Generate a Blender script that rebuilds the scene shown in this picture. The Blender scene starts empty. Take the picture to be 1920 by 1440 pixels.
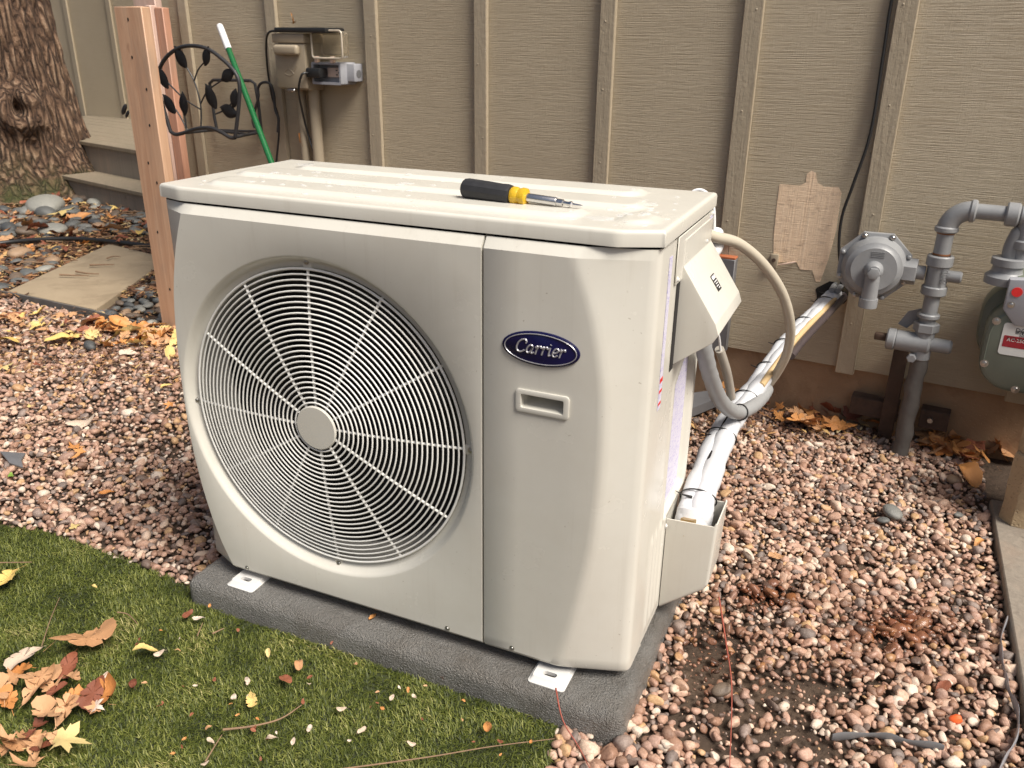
import bpy, bmesh, math, random
import numpy as np
from mathutils import Vector, Matrix, noise as mnoise

random.seed(7); rng = np.random.default_rng(11)
SC = bpy.context.scene
COL = SC.collection
R = math.radians

# ------------------------------------------------------------------ camera
CP = Vector((1.2302, -1.1599, 1.0569)); YAW, PITCH, ROLL, FPX = -0.41213, 0.38815, 0.01263, 1570.6
_f = Vector((math.sin(YAW)*math.cos(PITCH), math.cos(YAW)*math.cos(PITCH), -math.sin(PITCH)))
_r = Vector((math.cos(YAW), -math.sin(YAW), 0)); _u = _r.cross(_f)
CR = _r*math.cos(ROLL)+_u*math.sin(ROLL); CU = _u*math.cos(ROLL)-_r*math.sin(ROLL); CF = _f
cam = bpy.data.cameras.new('camera'); cam.sensor_width = 36; cam.lens = FPX/1920*36
cam.clip_start = .02; cam.clip_end = 300
cam.dof.use_dof = True; cam.dof.focus_distance = 1.75; cam.dof.aperture_fstop = 9
co = bpy.data.objects.new('camera', cam); COL.objects.link(co)
co.matrix_world = Matrix((( CR.x, CU.x, -CF.x, CP.x), (CR.y, CU.y, -CF.y, CP.y), (CR.z, CU.z, -CF.z, CP.z), (0, 0, 0, 1)))
SC.camera = co

# ------------------------------------------------------------------ light
SUN_DIR = Vector((.68, -.25, 1.0)).normalized()          # towards the sun
wd = bpy.data.worlds.new('World'); SC.world = wd; wd.use_nodes = True
nt = wd.node_tree; bgn = nt.nodes['Background']
sky = nt.nodes.new('ShaderNodeTexSky'); sky.sky_type = 'NISHITA'; sky.sun_disc = False
sky.sun_elevation = math.asin(SUN_DIR.z); sky.sun_rotation = math.atan2(SUN_DIR.x, SUN_DIR.y)
sky.air_density = 1.0; sky.dust_density = 6.0; sky.ozone_density = .6
nt.links.new(sky.outputs[0], bgn.inputs[0]); bgn.inputs[1].default_value = .07
sun = bpy.data.lights.new('sun', 'SUN'); sun.energy = 3.7; sun.angle = R(26); sun.color = (1, .955, .88)
so = bpy.data.objects.new('sun', sun); COL.objects.link(so)
so.rotation_euler = SUN_DIR.to_track_quat('Z', 'Y').to_euler()
SC.view_settings.view_transform = 'Standard'; SC.view_settings.look = 'None'
SC.view_settings.exposure = 0.5; SC.view_settings.gamma = 1
SC.render.engine = 'CYCLES'

# ------------------------------------------------------------------ placing helpers
def ray(px, py):
    return (CF + CR*((px-960)/FPX) - CU*((py-720)/FPX)).normalized()
def gz(px, py, z=-.07):                                   # where a line of sight meets a level
    r = ray(px, py); return CP + r*((z-CP.z)/r.z)
def gy(px, py, y):
    r = ray(px, py); return CP + r*((y-CP.y)/r.y)
def gx(px, py, x):
    r = ray(px, py); return CP + r*((x-CP.x)/r.x)
ZG = -.07                                                  # ground level
WANG = R(-5.5); WP = Vector((1.25, 1.51, 0))
WM = Matrix.Translation(WP) @ Matrix.Rotation(WANG, 4, 'Z')   # wall frame: x along, y into wall, z up
WU = Vector((math.cos(WANG), math.sin(WANG), 0)); WN = Vector((math.sin(WANG), -math.cos(WANG), 0))
def wl(px, py, off=0.):                                    # point at a distance off the wall, in wall coordinates
    r = ray(px, py); p = CP + r*(((WP+WN*off)-CP).dot(WN)/r.dot(WN))
    return Vector(((p-WP).dot(WU), -off, p.z))

# ------------------------------------------------------------------ object helpers
MW = {}
def props(o, label=None, cat=None, group=None, kind=None):
    if label: o['label'] = label
    if cat: o['category'] = cat
    if group: o['group'] = group
    if kind: o['kind'] = kind
    return o
def thing(name, label, cat, loc=(0, 0, 0), rz=0., group=None):
    o = bpy.data.objects.new(name, None); COL.objects.link(o); o.empty_display_size = .05
    o.location = loc; o.rotation_euler = (0, 0, rz)
    MW[o.name] = Matrix.Translation(loc) @ Matrix.Rotation(rz, 4, 'Z')
    return props(o, label, cat, group)
def obj(name, bm, mat, parent=None, M=None, smooth=38, origin=None, crease=None):
    """bm is given in world space (or in frame M)."""
    if M is not None: bm.transform(M)
    bmesh.ops.recalc_face_normals(bm, faces=bm.faces)
    if parent is not None:
        bm.transform(MW[parent.name].inverted()); mw = MW[parent.name]
    else:
        if origin is None:
            zs = [v.co.z for v in bm.verts]; xs = [v.co.x for v in bm.verts]; ys = [v.co.y for v in bm.verts]
            origin = Vector(((min(xs)+max(xs))/2, (min(ys)+max(ys))/2, min(zs)))
        mw = Matrix.Translation(origin); bm.transform(mw.inverted())
    if smooth is not None:
        lim = R(smooth)
        for f in bm.faces: f.smooth = True
        for e in bm.edges:
            if len(e.link_faces) == 2 and e.calc_face_angle(0) > lim: e.smooth = False
            elif crease is not None and crease(mw @ e.verts[0].co, mw @ e.verts[1].co): e.smooth = False
    me = bpy.data.meshes.new(name); bm.to_mesh(me); bm.free()
    for m in (mat if isinstance(mat, (list, tuple)) else [mat]): me.materials.append(m)
    o = bpy.data.objects.new(name, me); COL.objects.link(o)
    if parent is not None: o.parent = parent
    else: o.location = origin
    MW[o.name] = mw
    return o
def nb(): return bmesh.new()

def box(bm, lo, hi, bev=0., seg=2, M=None):
    lo, hi = Vector(lo), Vector(hi)
    r = bmesh.ops.create_cube(bm, size=1, matrix=Matrix.Translation((lo+hi)/2) @ Matrix.Diagonal((*(hi-lo), 1)))
    vs = r['verts']
    if bev:
        es = list({e for v in vs for e in v.link_edges})
        b = bmesh.ops.bevel(bm, geom=es, offset=bev, segments=seg, profile=.5, affect='EDGES', clamp_overlap=True)
        vs = list({v for f in b['faces'] for v in f.verts} | {v for v in vs if v.is_valid})
    if M is not None:
        vs = list({v for v in vs if v.is_valid}); bmesh.ops.transform(bm, matrix=M, verts=vs)
    return vs
def crom(pts, n=8, closed=False):
    P = [Vector(p) for p in pts]; out = []; k = len(P)
    rngk = range(k) if closed else range(k-1)
    for i in rngk:
        if closed: a, b, c, d = P[i-1], P[i], P[(i+1) % k], P[(i+2) % k]
        else: a, b, c, d = P[max(i-1, 0)], P[i], P[i+1], P[min(i+2, k-1)]
        for j in range(n):
            t = j/n
            out.append(.5*((2*b)+(c-a)*t+(2*a-5*b+4*c-d)*t*t+(3*b-a-3*c+d)*t**3))
    if not closed: out.append(P[-1])
    return out
def tube(bm, pts, r, seg=10, closed=False, flat=1.):
    P = [Vector(p) for p in pts]; n = len(P)
    rs = list(r) if isinstance(r, (list, tuple)) else [r]*n
    T = []
    for i in range(n):
        a = P[i-1] if (i > 0 or closed) else P[i]; b = P[(i+1) % n] if (i < n-1 or closed) else P[i]
        T.append((b-a).normalized())
    up = Vector((0, 0, 1)) if abs(T[0].z) < .9 else Vector((1, 0, 0))
    N = (up - T[0]*up.dot(T[0])).normalized(); rings = []
    for i in range(n):
        N = (N - T[i]*N.dot(T[i])).normalized(); B = T[i].cross(N)
        rings.append([bm.verts.new(P[i] + (N*math.cos(2*math.pi*k/seg) + B*math.sin(2*math.pi*k/seg)*flat)*rs[i]) for k in range(seg)])
    for i in range(n if closed else n-1):
        A, Bq = rings[i], rings[(i+1) % n]
        for k in range(seg): bm.faces.new((A[k], A[(k+1) % seg], Bq[(k+1) % seg], Bq[k]))
    if not closed:
        bm.faces.new(list(reversed(rings[0]))); bm.faces.new(rings[-1])
def lathe(bm, prof, M, seg=32, cap=True):
    rings = []
    for (r, h) in prof:
        if r < 1e-6: rings.append([bm.verts.new(M @ Vector((0, 0, h)))])
        else: rings.append([bm.verts.new(M @ Vector((r*math.cos(2*math.pi*k/seg), r*math.sin(2*math.pi*k/seg), h))) for k in range(seg)])
    for A, B in zip(rings, rings[1:]):
        for k in range(seg):
            k2 = (k+1) % seg
            if len(A) == 1 and len(B) == 1: continue
            if len(A) == 1: bm.faces.new((A[0], B[k2], B[k]))
            elif len(B) == 1: bm.faces.new((A[k], A[k2], B[0]))
            else: bm.faces.new((A[k], A[k2], B[k2], B[k]))
    if cap:
        if len(rings[0]) > 2: bm.faces.new(list(reversed(rings[0])))
        if len(rings[-1]) > 2: bm.faces.new(rings[-1])
def axisM(p, d):
    d = Vector(d).normalized(); return Matrix.Translation(p) @ d.to_track_quat('Z', 'Y').to_matrix().to_4x4()
def cyl(bm, a, b, r, seg=16, bev=0.):
    a, b = Vector(a), Vector(b); L = (b-a).length
    pr = [(r, 0), (r, L)] if not bev else [(r-bev, 0), (r, bev), (r, L-bev), (r-bev, L)]
    lathe(bm, pr, axisM(a, b-a), seg)
def prism(bm, poly, M, h, bev=0.):
    """poly in the xy of M, thickness h along z."""
    vs = [bm.verts.new(M @ Vector((x, y, 0))) for x, y in poly]
    f = bm.faces.new(vs)
    r = bmesh.ops.extrude_face_region(bm, geom=[f])
    nv = [g for g in r['geom'] if isinstance(g, bmesh.types.BMVert)]
    d = (M.to_3x3() @ Vector((0, 0, 1)))*h
    bmesh.ops.translate(bm, verts=nv, vec=d)
    if bev:
        nf = [g for g in r['geom'] if isinstance(g, bmesh.types.BMFace)]
        es = list({e for ff in nf for e in ff.edges})
        bmesh.ops.bevel(bm, geom=es, offset=bev, segments=2, profile=.5, affect='EDGES', clamp_overlap=True)
def rrect(x0, y0, x1, y1, r, n=5):
    out = []
    for cx, cy, a in ((x1-r, y1-r, 0), (x0+r, y1-r, 90), (x0+r, y0+r, 180), (x1-r, y0+r, 270)):
        for i in range(n+1):
            t = R(a+90*i/n); out.append((cx+r*math.cos(t), cy+r*math.sin(t)))
    return out
def text_bm(s, size, M, ext=.0004, shear=0.):
    cu = bpy.data.curves.new('lettering', 'FONT'); cu.body = s; cu.size = size; cu.extrude = ext; cu.shear = shear
    cu.resolution_u = 2
    o = bpy.data.objects.new('lettering', cu); me = bpy.data.meshes.new_from_object(o)
    bm = nb(); bm.from_mesh(me); bm.transform(M)
    bpy.data.objects.remove(o); bpy.data.curves.remove(cu); bpy.data.meshes.remove(me)
    return bm

# ------------------------------------------------------------------ materials
class NT:
    def __init__(s, name):
        s.m = bpy.data.materials.new(name); s.m.use_nodes = True; s.t = s.m.node_tree
        s.b = s.t.nodes['Principled BSDF']
    def n(s, typ, **k):
        nd = s.t.nodes.new('ShaderNode'+typ)
        for a, v in k.items():
            if a.startswith('i_'): nd.inputs[a[2:].replace('_', ' ')].default_value = v
            else: setattr(nd, a, v)
        return nd
    def l(s, a, b): s.t.links.new(a, b)
    def co(s, scale=(1, 1, 1), kind='Object', rot=(0, 0, 0)):
        tc = s.n('TexCoord'); mp = s.n('Mapping'); mp.inputs['Scale'].default_value = scale; mp.inputs['Rotation'].default_value = rot
        s.l(tc.outputs[kind], mp.inputs[0]); return mp.outputs[0]
    def noise(s, vec, scale=5, detail=4, rough=.6, dist=0):
        nd = s.n('TexNoise'); nd.inputs['Scale'].default_value = scale; nd.inputs['Detail'].default_value = detail
        nd.inputs['Roughness'].default_value = rough; nd.inputs['Distortion'].default_value = dist
        s.l(vec, nd.inputs['Vector']); return nd.outputs['Fac']
    def ramp(s, fac, stops, interp='LINEAR'):
        nd = s.n('ValToRGB'); cr = nd.color_ramp; cr.interpolation = interp
        while len(cr.elements) < len(stops): cr.elements.new(.5)
        for e, (p, c) in zip(cr.elements, stops):
            e.position = p; e.color = (*c, 1) if len(c) == 3 else c
        s.l(fac, nd.inputs[0]); return nd.outputs[0]
    def mix(s, fac, a, b, blend='MIX'):
        nd = s.n('MixRGB', blend_type=blend)
        for i, v in enumerate((fac, a, b)):
            if hasattr(v, 'links'): s.l(v, nd.inputs[i])
            elif i == 0: nd.inputs[0].default_value = v
            else: nd.inputs[i].default_value = (*v, 1)
        return nd.outputs[0]
    def math(s, op, a, b=0., clamp=False):
        nd = s.n('Math', operation=op, use_clamp=clamp)
        for i, v in enumerate((a, b)):
            if hasattr(v, 'links'): s.l(v, nd.inputs[i])
            else: nd.inputs[i].default_value = v
        return nd.outputs[0]
    def bump(s, h, strength=.5, dist=.002, prev=None):
        nd = s.n('Bump'); nd.inputs['Strength'].default_value = strength; nd.inputs['Distance'].default_value = dist
        s.l(h, nd.inputs['Height'])
        if prev is not None: s.l(prev, nd.inputs['Normal'])
        return nd.outputs[0]
    def out(s, col=None, rough=None, normal=None, metal=None, spec=None, coat=None):
        for k, v in (('Base Color', col), ('Roughness', rough), ('Normal', normal), ('Metallic', metal), ('Specular IOR Level', spec), ('Coat Weight', coat)):
            if v is None: continue
            if hasattr(v, 'links'): s.l(v, s.b.inputs[k])
            elif k == 'Base Color': s.b.inputs[k].default_value = (*v, 1)
            else: s.b.inputs[k].default_value = v
        return s.m
def sc(c, k): return tuple(min(1, x*k) for x in c)
def simple(name, col, rough=.5, metal=0., var=.15, nscale=30, bump=0., bscale=200, bdist=.001, spec=None):
    m = NT(name); v = m.co()
    c = m.mix(m.noise(v, nscale, 5), sc(col, 1-var), sc(col, 1+var))
    rr = m.math('ADD', m.math('MULTIPLY', m.noise(v, nscale*2.3, 4), .16), rough-.08)
    nm = m.bump(m.noise(v, bscale, 4), bump, bdist) if bump else None
    return m.out(c, rr, nm, metal, spec)

def m_paint():
    m = NT('cream_cabinet_paint'); v = m.co()
    dirt = m.ramp(m.noise(v, 9, 6, .65), [(.42, (0, 0, 0)), (.75, (1, 1, 1))])
    spots = m.ramp(m.noise(v, 170, 2, .5), [(.70, (0, 0, 0)), (.74, (1, 1, 1))])
    c = m.mix(m.math('MULTIPLY', dirt, .22), (.62, .60, .535), (.49, .44, .36))
    c = m.mix(m.math('MULTIPLY', m.math('MULTIPLY', spots, m.ramp(m.noise(v, 14, 2), [(.55, (0, 0, 0)), (.62, (1, 1, 1))])), .5), c, (.23, .18, .13))
    stk = m.ramp(m.noise(m.co((34, 34, 1.1)), 1.4, 4, .7), [(.56, (0, 0, 0)), (.78, (1, 1, 1))])
    c = m.mix(m.math('MULTIPLY', stk, .16), c, (.36, .31, .24))
    r = m.math('ADD', m.math('MULTIPLY', m.noise(v, 12, 4), .16), .17)
    nm = m.bump(m.noise(v, 420, 2), .035, .0006, m.bump(m.noise(v, 5, 2), .06, .01))
    return m.out(c, r, nm)
PAINT = m_paint()
def m_siding():
    m = NT('tan_painted_siding')
    v1 = m.noise(m.co((4.5, 4.5, 250)), 1.5, 5, .6, .05); fine = m.noise(m.co((14, 14, 560)), 1.3, 3, .6)
    ve = m.noise(m.co((170, 170, 14)), 1.5, 4, .65, .05); brk = m.noise(m.co((45, 45, 75)), 1.3, 4, .7)
    g = m.ramp(v1, [(.38, (0, 0, 0)), (.56, (1, 1, 1))])
    h = m.math('ADD', m.math('MULTIPLY', g, .6), m.math('MULTIPLY', fine, .45))
    h = m.math('ADD', h, m.math('MULTIPLY', ve, .75)); h = m.math('ADD', h, m.math('MULTIPLY', brk, .6))
    big = m.noise(m.co((1, 1, 1)), 3, 5)
    c = m.mix(big, (.43, .355, .245), (.505, .427, .305))
    c = m.mix(m.math('MULTIPLY', m.ramp(v1, [(.3, (1, 1, 1)), (.45, (0, 0, 0))]), .18), c, (.26, .20, .13))
    flk = m.ramp(m.noise(m.co(), 95, 2, .5), [(.755, (0, 0, 0)), (.775, (1, 1, 1))])
    c = m.mix(m.math('MULTIPLY', flk, .55), c, (.6, .52, .42))
    r = m.math('ADD', m.math('MULTIPLY', big, .15), .34)
    return m.out(c, r, m.bump(h, .65, .0028))
SIDING = m_siding()
def m_batten():
    m = NT('tan_painted_batten')
    gr = m.noise(m.co((55, 55, 5)), 1.5, 5, .7, .6); blot = m.noise(m.co(), 55, 4, .7)
    c = m.mix(m.noise(m.co(), 6, 5), (.375, .312, .22), (.455, .385, .282))
    flk = m.ramp(m.noise(m.co(), 75, 2, .5), [(.74, (0, 0, 0)), (.77, (1, 1, 1))])
    c = m.mix(m.math('MULTIPLY', flk, .5), c, (.62, .55, .46))
    return m.out(c, .45, m.bump(m.math('ADD', gr, m.math('MULTIPLY', blot, .7)), .7, .004))
BATTEN = m_batten()
def m_bare():
    m = NT('bare_plywood')
    v1 = m.noise(m.co((9, 9, 210)), 1.6, 5, .62, .25); ve = m.noise(m.co((130, 130, 3)), 1.5, 4, .6, .3)
    c = m.mix(ve, (.84, .60, .39), (.95, .76, .55))
    st = m.ramp(m.noise(m.co((12, 12, 20)), 2.2, 5, .7), [(.52, (0, 0, 0)), (.68, (1, 1, 1))])
    c = m.mix(m.math('MULTIPLY', st, .45), c, (.32, .2, .13))
    return m.out(c, .75, m.bump(m.math('ADD', v1, ve), .7, .003))
BARE = m_bare()
def m_concrete(name, a, b, stain, sscale=3, pores=.35, dist=.003):
    m = NT(name); v = m.co()
    c = m.mix(m.noise(v, 7, 8, .65), a, b)
    st = m.ramp(m.noise(v, sscale, 6, .7, .5), [(.5, (0, 0, 0)), (.72, (1, 1, 1))])
    c = m.mix(m.math('MULTIPLY', st, .7), c, stain)
    vo = m.n('TexVoronoi'); vo.inputs['Scale'].default_value = 90; m.l(v, vo.inputs['Vector'])
    pore = m.ramp(vo.outputs['Distance'], [(.1, (0, 0, 0)), (.3, (1, 1, 1))])
    h = m.math('ADD', m.math('MULTIPLY', pore, pores), m.noise(v, 60, 6, .7))
    return m.out(c, .85, m.bump(h, .6, dist))
FOUND = m_concrete('stained_foundation_concrete', (.27, .165, .09), (.42, .285, .175), (.12, .06, .03), 3.2)
PAVER = m_concrete('weathered_paver', (.27, .205, .13), (.38, .30, .20), (.17, .125, .075), 4, .2)
BLOCK = m_concrete('rough_tan_block', (.36, .26, .15), (.50, .39, .25), (.22, .14, .08), 5, .8, .006)
def m_pad():
    m = NT('grey_pad_skin'); v = m.co()
    c = m.mix(m.noise(v, 22, 5), (.165, .158, .146), (.275, .265, .248))
    br = m.ramp(m.noise(v, 6, 5, .7), [(.55, (0, 0, 0)), (.8, (1, 1, 1))])
    c = m.mix(m.math('MULTIPLY', br, .35), c, (.16, .12, .085))
    h = m.math('ADD', m.noise(v, 210, 3, .6), m.math('MULTIPLY', m.noise(v, 420, 2), .5))
    st = m.ramp(m.noise(v, 4.5, 6, .7, .6), [(.5, (0, 0, 0)), (.66, (1, 1, 1))]); c = m.mix(m.math('MULTIPLY', st, .45), c, (.10, .082, .062))
    return m.out(c, .3, m.bump(h, 1., .0085))
PAD = m_pad()
def m_wood(name, a, b, dark, z=1., rough=.6, knots=True):
    m = NT(name)
    g = m.noise(m.co((28, 28, 1.3*z)), 1.6, 7, .65, 1.2); f = m.noise(m.co((140, 140, 5)), 1.3, 4, .7)
    c = m.mix(m.ramp(g, [(.3, (0, 0, 0)), (.7, (1, 1, 1))]), a, b)
    c = m.mix(m.math('MULTIPLY', f, .35), c, dark)
    if knots:
        k = m.ramp(m.noise(m.co((9, 9, 4)), 2.0, 2), [(.70, (0, 0, 0)), (.76, (1, 1, 1))]); c = m.mix(m.math('MULTIPLY', k, .8), c, dark)
        k = m.ramp(m.noise(m.co((7, 7, 1.6)), 1.6, 5, .65), [(.5, (0, 0, 0)), (.72, (1, 1, 1))]); c = m.mix(m.math('MULTIPLY', k, .55), c, (.30, .225, .17))
    return m.out(c, rough, m.bump(m.math('ADD', g, f), .45, .002))
POSTW = m_wood('redwood_face', (.46, .262, .158), (.64, .42, .275), (.27, .15, .09))
POSTW2 = m_wood('pink_redwood', (.44, .215, .135), (.60, .33, .225), (.26, .12, .075))
POSTW3 = m_wood('pale_rough_wood', (.56, .40, .33), (.66, .50, .42), (.36, .2, .14))
DECKW = m_wood('grey_deck_wood', (.20, .165, .115), (.30, .25, .18), (.10, .08, .05), .3)
EDGEW = m_wood('weathered_edging_board', (.20, .17, .14), (.31, .27, .22), (.10, .08, .06), .3)
def m_bark():
    m = NT('oak_bark')
    v = m.co((1, 1, .17)); fine = m.noise(m.co((1, 1, .6)), 60, 5, .7)
    wob = m.n('TexNoise'); wob.inputs['Scale'].default_value = 9; m.l(v, wob.inputs['Vector'])
    add = m.n('VectorMath', operation='MULTIPLY_ADD'); add.inputs[1].default_value = (.09, .09, .09); m.l(wob.outputs['Color'], add.inputs[0]); m.l(v, add.inputs[2])
    vo = m.n('TexVoronoi', feature='DISTANCE_TO_EDGE'); vo.inputs['Scale'].default_value = 21; m.l(add.outputs[0], vo.inputs['Vector'])
    fi = m.ramp(vo.outputs['Distance'], [(.0, (0, 0, 0)), (.34, (1, 1, 1))])
    c = m.ramp(m.math('ADD', m.math('MULTIPLY', fi, .40), m.math('MULTIPLY', fine, .65)), [(.26, (.022, .011, .006)), (.45, (.12, .066, .038)), (.62, (.23, .14, .085)), (.85, (.36, .25, .165))])
    tc = m.n('TexCoord'); sp = m.n('SeparateXYZ'); m.l(tc.outputs['Object'], sp.inputs[0])
    mo = m.math('MULTIPLY', m.ramp(sp.outputs['Z'], [(0, (1, 1, 1)), (.38, (0, 0, 0))]), m.ramp(m.noise(m.co(), 5, 5), [(.42, (0, 0, 0)), (.6, (1, 1, 1))]))
    c = m.mix(m.math('MULTIPLY', mo, .85), c, (.055, .07, .016))
    return m.out(c, .9, m.bump(m.math('ADD', fi, m.math('MULTIPLY', fine, .6)), 1., .04))
BARK = m_bark()
def m_soil(name, a, b):
    m = NT(name); v = m.co()
    c = m.mix(m.ramp(m.noise(v, 9, 8, .7), [(.35, (0, 0, 0)), (.7, (1, 1, 1))]), a, b)
    h = m.noise(v, 40, 8, .7)
    return m.out(c, m.math('SUBTRACT', .95, m.math('MULTIPLY', m.noise(v, 5, 3), .35)), m.bump(h, 1., .012))
SOIL = m_soil('dark_soil', (.045, .028, .018), (.12, .078, .05))
TURFB = m_soil('turf_backing', (.02, .028, .008), (.05, .06, .02))
PAL = [(0, (.50, .30, .21)), (.13, (.66, .44, .32)), (.25, (.34, .18, .115)), (.36, (.78, .59, .45)), (.45, (.21, .11, .07)),
       (.53, (.57, .35, .26)), (.63, (.27, .215, .19)), (.69, (.62, .38, .18)), (.75, (.14, .125, .12)), (.80, (.84, .71, .58)), (.87, (.42, .26, .20)), (.95, (.085, .062, .055))]
def m_pebble(name, src):
    m = NT(name)
    if src == 'attr':
        at = m.n('Attribute', attribute_name='rnd'); fac = at.outputs['Fac']
        wt = m.n('Attribute', attribute_name='wet').outputs['Fac']
    else:
        fac = m.n('ObjectInfo').outputs['Random']; wt = None
    g = m.n('NewGeometry').outputs['Position']
    n1 = m.noise(g, 230, 6, .75)
    c = m.ramp(fac, PAL, 'CONSTANT')
    c = m.mix(m.ramp(n1, [(.35, (0, 0, 0)), (.75, (1, 1, 1))]), m.mix(.5, c, (.11, .058, .036)), m.mix(.18, c, (.72, .54, .42)))
    rough = .62
    if wt is not None:
        wc = m.mix(1., c, (.42, .25, .17), 'MULTIPLY'); c = m.mix(wt, c, wc)
        rough = m.math('SUBTRACT', .62, m.math('MULTIPLY', wt, .46))
    return m.out(c, rough, m.bump(m.noise(g, 300, 4), .5, .002))
PEBS = m_pebble('gravel_mix', 'attr'); PEBO = m_pebble('pebble_stone', 'obj')
def m_grass():
    m = NT('turf_fibre'); fac = m.n('Attribute', attribute_name='rnd').outputs['Fac']; hh = m.n('Attribute', attribute_name='tip').outputs['Fac']
    c = m.ramp(fac, [(0, (.026, .036, .006)), (.4, (.066, .083, .013)), (.72, (.122, .138, .025)), (.9, (.235, .24, .068)), (1, (.36, .32, .13))])
    return m.out(c, .55, None, None, .3)
GRASS = m_grass()
def m_leaf(name, a, b, spot=(.12, .05, .02)):
    m = NT(name); v = m.co(); oi = m.n('ObjectInfo').outputs['Random']
    c = m.mix(oi, a, b); c = m.mix(m.math('MULTIPLY', m.noise(v, 60, 5, .7), .35), c, sc(a, .55))
    s = m.ramp(m.noise(v, 130, 3), [(.66, (0, 0, 0)), (.73, (1, 1, 1))]); c = m.mix(m.math('MULTIPLY', s, .7), c, spot)
    return m.out(c, .55, m.bump(m.noise(v, 150, 4), .4, .002))
LTAN = m_leaf('tan_leaf', (.50, .26, .12), (.62, .36, .19)); LORG = m_leaf('orange_leaf', (.55, .22, .06), (.62, .30, .10))
LYEL = m_leaf('yellow_leaf', (.70, .48, .13), (.66, .52, .24)); LRED = m_leaf('dark_red_leaf', (.20, .06, .03), (.33, .11, .055))
LPAL = m_leaf('pale_dry_leaf', (.62, .48, .36), (.72, .60, .50)); LGRN = m_leaf('green_leaf', (.20, .34, .05), (.22, .36, .06))
RIVER = {}  # stone tones darkened to carry the shade over the bed by the tree
for nm_r, cr in (('charcoal', (.075, .078, .078)), ('dark grey', (.125, .128, .122)), ('grey', (.19, .19, .175)), ('pale grey', (.30, .295, .26)), ('tan', (.36, .24, .15)), ('brown', (.15, .11, .08))):
    mR = NT(nm_r.replace(' ', '_')+'_river_stone'); vR = mR.co()
    RIVER[nm_r] = mR.out(mR.mix(mR.math('MULTIPLY', mR.noise(vR, 2.2, 5, .7), .55), sc(cr, .8), sc(cr, 1.2)), .5, mR.bump(mR.noise(vR, 9, 3), .2, .05))
WHITEF = simple('white_foam_wrap', (.56, .57, .59), .6, 0, .1, 20, .3, 60, .004)
PALEG = simple('pale_grey_conduit', (.29, .295, .295), .45, 0, .1, 40)
DRAIN = simple('stained_beige_hose', (.50, .45, .36), .42, 0, .22, 9)
CABLE = simple('tan_cable_sheath', (.56, .40, .21), .5, 0, .15, 30)
DCABLE = simple('brown_black_cable', (.06, .045, .045), .45)
BLACK = simple('black_plastic', (.018, .018, .018), .4); BLACKM = simple('black_wrought_metal', (.028, .028, .030), .5, 0, .3, 60, .2, 150)
RUBBER = simple('black_rubber_grip', (.022, .022, .024), .6, 0, .5, 60, .3, 120)
STEEL = simple('brushed_steel', (.62, .61, .6), .25, 1., .1, 60)
ZINC = simple('zinc_screw', (.5, .49, .47), .35, 1., .15, 80)
WHITEP = simple('white_painted_foot', (.62, .61, .585), .35, 0, .06, 40); WHITEPL = simple('white_plastic', (.78, .78, .78), .4, 0, .05)
GREENP = simple('green_painted_handle', (.012, .115, .035), .28, 0, .2, 20)
GASG = simple('grey_gas_paint', (.25, .255, .26), .38, 0, .22, 18, .3, 140, .0014)
METERG = simple('grey_green_meter_paint', (.15, .17, .135), .33, 0, .14, 20, .12, 140)
RUST = simple('rusty_steel', (.075, .045, .03), .75, 0, .5, 25, .6, 90, .003)
RUSTO = simple('orange_thread_rust', (.22, .09, .035), .8, 0, .5, 60, .5, 120)
TAPE = simple('grey_wrapped_riser', (.10, .092, .085), .5, 0, .4, 30, .5, 70, .003)
BOXT = simple('tan_enclosure_paint', (.36, .30, .215), .42, 0, .07, 25); GREYB = simple('grey_outlet_box', (.33, .335, .36), .45, 0, .1, 30)
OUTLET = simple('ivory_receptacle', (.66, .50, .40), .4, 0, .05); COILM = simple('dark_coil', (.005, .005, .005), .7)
BLADE = simple('charcoal_fan_blade', (.007, .007, .007), .45); NAVY = simple('navy_badge_enamel', (.004, .004, .045), .25, 0, .1)
SILVER = simple('silver_lettering', (.55, .55, .58), .3, .6, .05); BLUEVI = simple('violet_badge_rim', (.02, .012, .20), .3)
BRASS = simple('brass_flare_nut', (.5, .34, .15), .35, .8, .15); ORANGE = simple('orange_wire_nut', (.8, .13, .03), .4)
GREYST = simple('grey_galvanised_strip', (.16, .16, .165), .5, .2, .25, 20); EDGEP = simple('grey_edging_plastic', (.12, .115, .11), .55, 0, .35, 20, .3, 60, .003)
TWIG = simple('brown_twig', (.23, .145, .085), .8, 0, .4, 60, .5, 120); REDTW = simple('red_twig', (.30, .075, .05), .6, 0, .3, 60)
RED = simple('red_print', (.30, .02, .03), .4); REDB = simple('red_dot', (.7, .03, .03), .4); PRINT = simple('black_print', (.02, .02, .02), .5); PLATE = simple('pale_meter_plate', (.62, .62, .60), .4, 0, .06)
GRIL = simple('pale_coated_wire', (.80, .79, .745), .3, 0, .06, 40)
SHROUD = simple('grey_fan_shroud', (.30, .29, .265), .45, 0, .08, 20)
FOIL = simple('grey_torn_plastic', (.26, .26, .28), .35, 0, .3, 30, .4, 60, .004)
def m_yellow():
    m = NT('amber_acetate'); m.b.inputs['Transmission Weight'].default_value = .35
    return m.out((.80, .52, .03), .2)
AMBER = m_yellow()
def m_clear():
    m = NT('smoky_clear_cover'); m.b.inputs['Transmission Weight'].default_value = .9; m.b.inputs['IOR'].default_value = 1.3
    return m.out((.80, .74, .62), .18)
CLEAR = m_clear()
def m_water():
    m = NT('water'); m.b.inputs['Alpha'].default_value = .28  # whitish film in the colour stands in for sky reflections on the drops
    return m.out((.86, .87, .88), .04)
WATER = m_water()
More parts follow.
